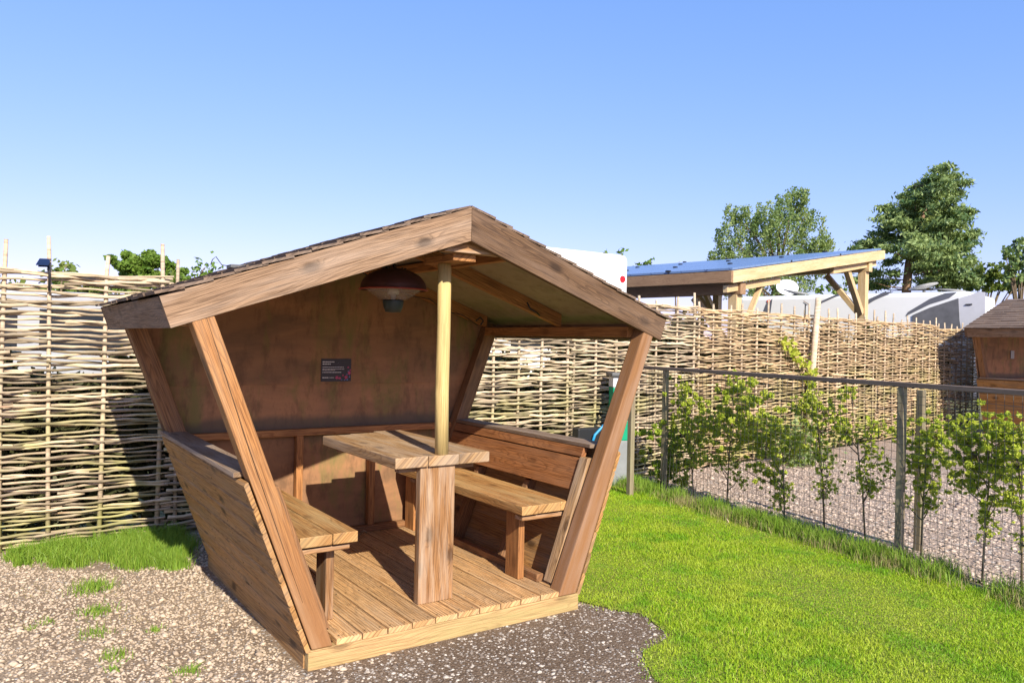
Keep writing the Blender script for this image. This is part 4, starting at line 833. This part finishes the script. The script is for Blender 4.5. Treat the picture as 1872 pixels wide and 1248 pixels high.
# dark blue car glimpsed under the canopy
cr = empty('parked_car', (7.4, 9.6, 0), .15, 'dark blue car roof just showing over the fence beneath the canopy beam', 'car')
b = MB(); b.prism([(0, 0, .3), (4.4, 0, .3), (4.4, 0, .85), (3.3, 0, 1.05), (2.7, 0, 1.75), (.5, 0, 1.8), (.05, 0, 1.1)], (0, 1.75, 0), (1, 0, 0), 1); b.build('body', plain('dark_blue_paint', (.05, .06, .13), .25), cr, .06)
MB().box((.7, -.008, 1.15), (2.5, 0, 1.58), tint=1).build('window', M['window'], cr, .003)
for x in (.8, 3.5): MB().tube([(x, -.02, .31), (x, .2, .31)], .31, 20, 1).build('wheel', M['tyre'], cr)

# ---------------------------------------------------------------- solar canopy
def canopy():
    ang = math.atan2(.148, .989); r = empty('solar_canopy', (6.648, 3.90, 0), ang, 'timber carport canopy roofed with blue solar panels behind the hazel fence', 'canopy')
    L, D = 5.15, 6.4; z0, z1 = 2.30, 3.08; sl = (z1-z0)/L
    # local x = up the slope, local y = along the low eave
    MB().hexa([(0, 0, z0-.01), (L, 0, z1-.01), (L, .09, z1-.01), (0, .09, z0-.01), (0, 0, z0+.16), (L, 0, z1+.16), (L, .09, z1+.16), (0, .09, z0+.16)], (1, 0, sl), 1).build('barge_beam', W['oak'], r, .004)
    MB().hexa([(0, D, z0-.01), (L, D, z1-.01), (L, D+.09, z1-.01), (0, D+.09, z0-.01), (0, D, z0+.16), (L, D, z1+.16), (L, D+.09, z1+.16), (0, D+.09, z0+.16)], (1, 0, sl), 1).build('barge_beam', W['oak_brown'], r, .004)
    MB().box((-.05, .002, z0-.005), (-.002, D+.08, z0+.155), (0, 1, 0), 1).build('eave_board', W['oak_brown'], r, .004)
    MB().box((L+.002, .0, z1), (L+.05, D+.08, z1+.16), (0, 1, 0), 1).build('eave_board', W['oak'], r, .004)
    for y in (1.2, 2.5, 3.8, 5.1):
        MB().hexa([(.01, y, z0), (L-.01, y, z1), (L-.01, y+.08, z1), (.01, y+.08, z0), (.01, y, z0+.12), (L-.01, y, z1+.12), (L-.01, y+.08, z1+.12), (.01, y+.08, z0+.12)], (1, 0, sl)).build('rafter', W['oak_brown'], r, .003)
    for x, mt in ((.35, 'oak_brown'), (L-.45, 'oak')):
        zz = z0+sl*x; MB().box((x-.07, .05, zz-.20), (x+.07, D, zz-.02), (0, 1, 0), 1).build('wall_plate', W[mt], r, .004)
        for y in (.18, 3.2, 6.1):
            MB().box((x-.07, y-.07, -.05), (x+.07, y+.07, zz-.201), (0, 0, 1), 1).build('post', W['oak'], r, .005)
            if y < 6: MB().beam((x, y+.07, zz-.95), (x, y+.68, zz-.23), (.09, 0, 0), (0, .07, -.06)).build('brace', W['oak'], r, .003)
            s = 1 if x < 2 else -1
            MB().beam((x+s*.07, y, zz-.95), (x+s*.70, y, zz-.12+(s*.63)*sl), (0, .09, 0), (.08, 0, .06)).build('brace', W['oak'], r, .003)
    # long lower tie under the barge beam
    MB().hexa([(.0, .092, z0-.14), (1.5, .092, z0-.14+1.5*sl), (1.5, .16, z0-.14+1.5*sl), (.0, .16, z0-.14), (.0, .092, z0-.04), (1.5, .092, z0-.04+1.5*sl), (1.5, .16, z0-.04+1.5*sl), (.0, .16, z0-.04)], (1, 0, sl)).build('tie_beam', W['oak'], r, .003)
    MB().hexa([(3.3, .092, z0-.13+3.3*sl), (L-.1, .092, z1-.13), (L-.1, .16, z1-.13), (3.3, .16, z0-.13+3.3*sl), (3.3, .092, z0-.03+3.3*sl), (L-.1, .092, z1-.03), (L-.1, .16, z1-.03), (3.3, .16, z0-.03+3.3*sl)], (1, 0, sl)).build('tie_beam', W['oak'], r, .003)
    nx, ny = 3, 6; pw, ph = (L-.04)/nx, (D+.05)/ny
    for i in range(nx):
        for j in range(ny):
            a, b2 = .02+i*pw+.012, .02+(i+1)*pw-.012; c, d = .03+j*ph+.012, .03+(j+1)*ph-.012; h = .20
            P = [(a, c, z0+sl*a+h-.03), (b2, c, z0+sl*b2+h-.03), (b2, d, z0+sl*b2+h-.03), (a, d, z0+sl*a+h-.03)]; P += [(x, y, z+.03) for x, y, z in P]
            o = MB().hexa(P, (1, 0, sl), 1); f = o.build('solar_panel', M['pv'], r)
    for j in range(1, ny):
        for i in range(nx+1):
            x = .02+i*pw; y = .03+j*ph; MB().box((x-.03, y-.03, z0+sl*x+.195), (x+.03, y+.03, z0+sl*x+.22), tint=1).build('panel_clamp', M['black'], r)
    for x in (.02+pw, .02+2*pw): MB().box((x-.012, .03, z0+sl*x+.16), (x+.012, D, z0+sl*x+.198), (0, 1, 0), 1).build('panel_rail', M['black'], r)
    return r
canopy()

# ---------------------------------------------------------------- trees
def trunk(r, pts, rad, mat='bark', name='trunk', limbs=()):
    b = MB(); b.tube(pts, rad, 10)
    for l in limbs: b.tube(l[0], l[1], 6)
    b.build(name, M[mat], r)
def tree_at(px, t, label, cat, group=None):
    q = at(px, 640, t); return empty({'birch': 'birch_tree', 'pine': 'pine_tree'}.get(cat, 'broadleaf_tree'), (q.x, q.y, 0), 0, label, 'tree', group), Vector((q.x, q.y, 0))
def rel(px, py, t, o, dd=0): return at(px, py, t+dd)-o
# birch: many hanging strands
T = 34; r, o = tree_at(1420, T, 'airy birch tree with hanging grey-green foliage behind the canopy', 'birch')
cl = [(1345, 385, 22), (1330, 425, 26), (1365, 400, 28), (1395, 395, 30), (1420, 380, 28), (1450, 365, 24), (1462, 350, 13), (1475, 385, 28), (1440, 410, 34), (1400, 430, 36), (1360, 445, 34), (1480, 425, 30), (1500, 450, 20), (1512, 440, 11), (1320, 460, 18), (1340, 480, 28), (1390, 470, 40), (1450, 460, 38), (1490, 475, 24), (1300, 468, 10), (1420, 500, 40), (1355, 510, 30), (1460, 505, 26), (1440, 525, 30)]
pts = []; tn = []
for (u, v, rp) in cl:
    base = rel(u, v, T, o); rad = rp/F_PX*T
    for k in range(int(11*rp/20)+3):
        a, e = random.uniform(0, 6.28), random.random()**.5; p0 = base+RT0*(math.cos(a)*e*rad)+FW*(random.gauss(0, rad*.9))+Vector((0, 0, math.sin(a)*e*rad*.8)); ln = random.uniform(.25, 1.1)*rad+.15; tt = random.uniform(.1, .9)
        m_ = int(36+ln*44)
        for j in range(m_):
            f = random.random(); pts.append((p0.x+random.gauss(0, .06+.05*f), p0.y+random.gauss(0, .06+.05*f), p0.z-ln*f+random.gauss(0, .04))); tn.append(tt)
leaf_mesh('crown', np.array(pts), .078, M['birch'], r, 1.5, -.6, np.array(tn))
h = rel(1425, 420, T, o)
limbs = []
for (u, v, rp) in cl[::1]:
    e = rel(u, v+5, T, o); s0 = Vector((h.x*.5, h.y*.5, max(2.2, e.z*.6))); limbs.append(([s0, (s0+e)/2+Vector((0, 0, .25)), e], [.06, .035, .012]))
trunk(r, [(0, 0, -.1), (.1, 0, 2.2), (h.x*.5, h.y*.5, 4), (h.x, h.y, h.z)], [.22, .17, .11, .03], limbs=limbs)

# pine: flat-topped tufts at branch ends, reddish trunk
T = 36; r, o = tree_at(1657, T, 'tall dark pine with reddish trunk and ragged crown right of the canopy', 'pine')
cl = [(1718, 312, 12), (1732, 306, 8), (1740, 322, 10), (1705, 328, 15), (1722, 332, 18), (1690, 340, 14), (1750, 338, 9), (1762, 334, 7), (1700, 355, 22), (1725, 358, 22), (1748, 352, 13), (1672, 345, 8), (1675, 362, 18), (1655, 378, 16), (1650, 358, 7),
      (1735, 380, 24), (1765, 390, 15), (1775, 388, 8), (1700, 385, 26), (1670, 392, 22), (1640, 392, 14), (1622, 385, 10), (1615, 380, 7), (1612, 398, 9), (1745, 403, 16), (1640, 410, 20), (1625, 415, 12), (1690, 415, 26), (1725, 415, 20), (1665, 425, 20),
      (1710, 435, 24), (1740, 430, 20), (1765, 432, 14), (1780, 426, 9), (1755, 450, 18), (1720, 460, 28), (1690, 455, 26), (1775, 445, 10), (1640, 435, 16), (1615, 430, 14), (1600, 440, 12), (1588, 446, 12), (1572, 452, 10), (1565, 455, 7), (1608, 448, 13), (1630, 455, 14),
      (1740, 480, 24), (1765, 480, 16), (1700, 490, 26), (1725, 505, 24), (1755, 505, 20), (1775, 512, 16), (1600, 500, 14), (1575, 510, 12), (1560, 515, 9), (1612, 518, 16), (1590, 522, 13), (1632, 500, 10), (1690, 515, 18), (1645, 470, 8), (1632, 480, 9), (1672, 440, 20), (1678, 462, 18), (1695, 472, 24), (1668, 402, 22), (1700, 402, 26), (1715, 345, 18), (1682, 376, 20), (1732, 456, 24), (1712, 482, 26), (1745, 520, 20), (1700, 425, 24), (1680, 488, 14), (1720, 515, 22), (1650, 445, 14), (1725, 395, 18), (1740, 415, 18)]
pts = []; tn = []; limbs = []
for (u, v, rp) in cl:
    dd = (random.gauss(0, .8)-.35)*rp/15; base = rel(u, v, T, o, dd); rad = rp/F_PX*T; tt0 = random.uniform(.15, .7)
    for k in range(int(rp*rp/22)+4):
        d = Vector((random.gauss(0, .52)*rad, random.gauss(0, .5)*rad, random.gauss(0, .26)*rad)); c = base+d; tt = min(1, max(0, tt0+random.gauss(0, .2))); rr = random.uniform(.10, .20)
        for j in range(34): pts.append((c.x+random.gauss(0, rr), c.y+random.gauss(0, rr), c.z+random.gauss(0, rr*.42))); tn.append(tt)
    if rp < 11: continue
    ax = rel(1672, min(530, v+random.uniform(10, 34)), T, o); limbs.append(([Vector((ax.x, ax.y, ax.z)), (ax+base)/2+Vector((0, 0, -.12)), base], [.035, .022, .008]))
leaf_mesh('crown', np.array(pts), .085, M['pine'], r, 2.6, .35, np.array(tn))
top = rel(1715, 320, T, o); mid = rel(1672, 440, T, o)
trunk(r, [(0, 0, -.1), rel(1657, 530, T, o), rel(1662, 480, T, o), mid, rel(1690, 385, T, o), top], [.26, .2, .18, .14, .09, .02], 'pbark', limbs=limbs)
# right-edge tree and smaller ones
def broad(px, T, cl, label, mat, size=.16, dens=1.0, th=2.2, group=None, lean=0):
    r, o = tree_at(px, T, label, 'broad', group); bl = []; limbs = []
    for (u, v, rp) in cl:
        rad = rp/F_PX*T; b0 = rel(u, v, T, o, random.gauss(0, rad*.5))
        for k in range(11): d = RNG.normal(0, .55, 3)*rad; bl.append((b0.x+d[0], b0.y+d[1], b0.z+d[2]*.8, rad*.42, rad*.42, rad*.34))
        limbs.append(([Vector((0, 0, max(.5, b0.z*.45))), Vector((b0.x*.6, b0.y*.6, b0.z*.8)), b0], [.07, .04, .015]))
    n = int(dens*sum((c[2]/F_PX*T)**2 for c in cl)*900/(size/.16)**2); P, tn = blob_pts(bl, min(n, 60000), .1); leaf_mesh('crown', P, size, M[mat], r, 1.4, .4, tn)
    trunk(r, [(0, 0, -.1), (0, 0, th*.6), (0, 0, th)], [.22, .18, .12], limbs=limbs); return r
broad(1862, 42, [(1862, 445, 14), (1850, 470, 15), (1870, 480, 22), (1845, 500, 16), (1864, 508, 20), (1840, 452, 6), (1838, 466, 5), (1880, 460, 20)], 'broad green tree at the right edge above the caravan roofs', 'pine', .17, 1.1, 4, 'distant trees')
broad(1800, 45, [(1795, 497, 17), (1810, 508, 16), (1830, 518, 14), (1785, 518, 16), (1803, 522, 16), (1770, 522, 12), (1850, 522, 12), (1838, 508, 12), (1820, 498, 13), (1860, 518, 14), (1845, 496, 10), (1812, 490, 10)], 'rounded light green bush-like tree between the pine and the right edge', 'bush', .17, 1.3, 3, 'distant trees')
broad(1550, 45, [(1500, 530, 8), (1520, 526, 8), (1545, 531, 6), (1555, 530, 6), (1575, 532, 7), (1530, 532, 7)], 'low line of green foliage on the horizon between canopy beam and posts', 'oakl', .16, 1.2, 2, 'distant trees')
broad(272, 24, [(240, 485, 22), (265, 480, 24), (290, 485, 22), (312, 500, 20), (225, 492, 16), (330, 510, 14), (270, 505, 26), (235, 510, 20), (345, 520, 10)], 'rounded green treetop above the left hazel fence', 'oakl', .10, 5, 2, 'distant trees')
for (pts_, lab, n, rr) in (([(350, 540), (362, 510), (372, 492), (376, 488)], 'thin leafy shoots beside the left roof slope, right of the round treetop', 130, .10), ([(400, 545), (392, 515), (388, 496)], 'green sprig half hidden by the left roof slope', 160, .10), ([(112, 520), (116, 500), (122, 485)], 'tiny twig tip above the left fence by the solar light', 14, .06),
                           ([(1105, 520), (1110, 480), (1107, 460)], 'short twig above the roof of the nearest caravan', 40, .05), ([(1130, 520), (1132, 480), (1138, 456)], 'tallest twig above the roof of the nearest caravan', 60, .05), ([(1120, 520), (1160, 492), (1176, 487), (1192, 479)], 'leafy twig pointing right beside the nearest caravan', 150, .05), ([(1235, 520), (1238, 490), (1242, 478)], 'bare twig above the far edge of the solar canopy', 6, .03)):
    T = 19 if pts_[0][0] > 1000 else 12
    sprig('shrub_shoot', [at(u, v, T) for u, v in [(pts_[0][0], 640)]+pts_], lab, 'oakl', n, .09 if T > 15 else .055, 'shoot', rr, .02, 'shoots above the fence')
# hedges behind the fence
def hedge(x0, y0, x1, y1, h, th, n, label, mat='bush', size=.10):
    e = empty('hedge', (x0, y0, 0), 0, label, 'hedge', 'hedges behind the fence'); t = RNG.uniform(0, 1, n); o = RNG.uniform(-th/2, th/2, n)
    hh = h*(1+.10*np.sin(t*37)+.05*np.sin(t*91)); z = hh*(RNG.uniform(0, 1, n)**.6); P = np.stack([(x1-x0)*t+o*.3, (y1-y0)*t+o, z], 1); P += RNG.normal(0, .05, P.shape)
    leaf_mesh('foliage', P, size, M[mat], e, 1.4, .3, .5+.4*np.sin(t*60)*np.sin(z*5)); b = MB()
    for k in range(14): f = k/13; b.tube([((x1-x0)*f, (y1-y0)*f, 0), ((x1-x0)*f+.1, (y1-y0)*f, h*.8)], [.04, .01], 5)
    b.build('stems', M['bark'], e); return e
hedge(-3.2, 3.02, 2.8, 3.02, 1.12, .3, 27000, 'added low dark hedge that darkens the gaps in the left part of the hazel fence', 'darkleaf', .075)  # added as a dark backing so the gaps between rods go dark
hedge(2.9, 3.05, 12.8, 4.15, 1.52, .3, 46000, 'added dark hedge that darkens the gaps in the right part of the hazel fence', 'darkleaf', .075)  # taller backing hedge, added to darken the weave on the right
hedge(-8, 13.5, 2.5, 15.5, 2.45, 1.2, 26000, 'green hedge showing through the top of the left hazel fence')
hedge(6.0, 11.0, 12.5, 15.5, 2.35, 1.2, 20000, 'yellow-green hedge visible under the low side of the solar canopy')
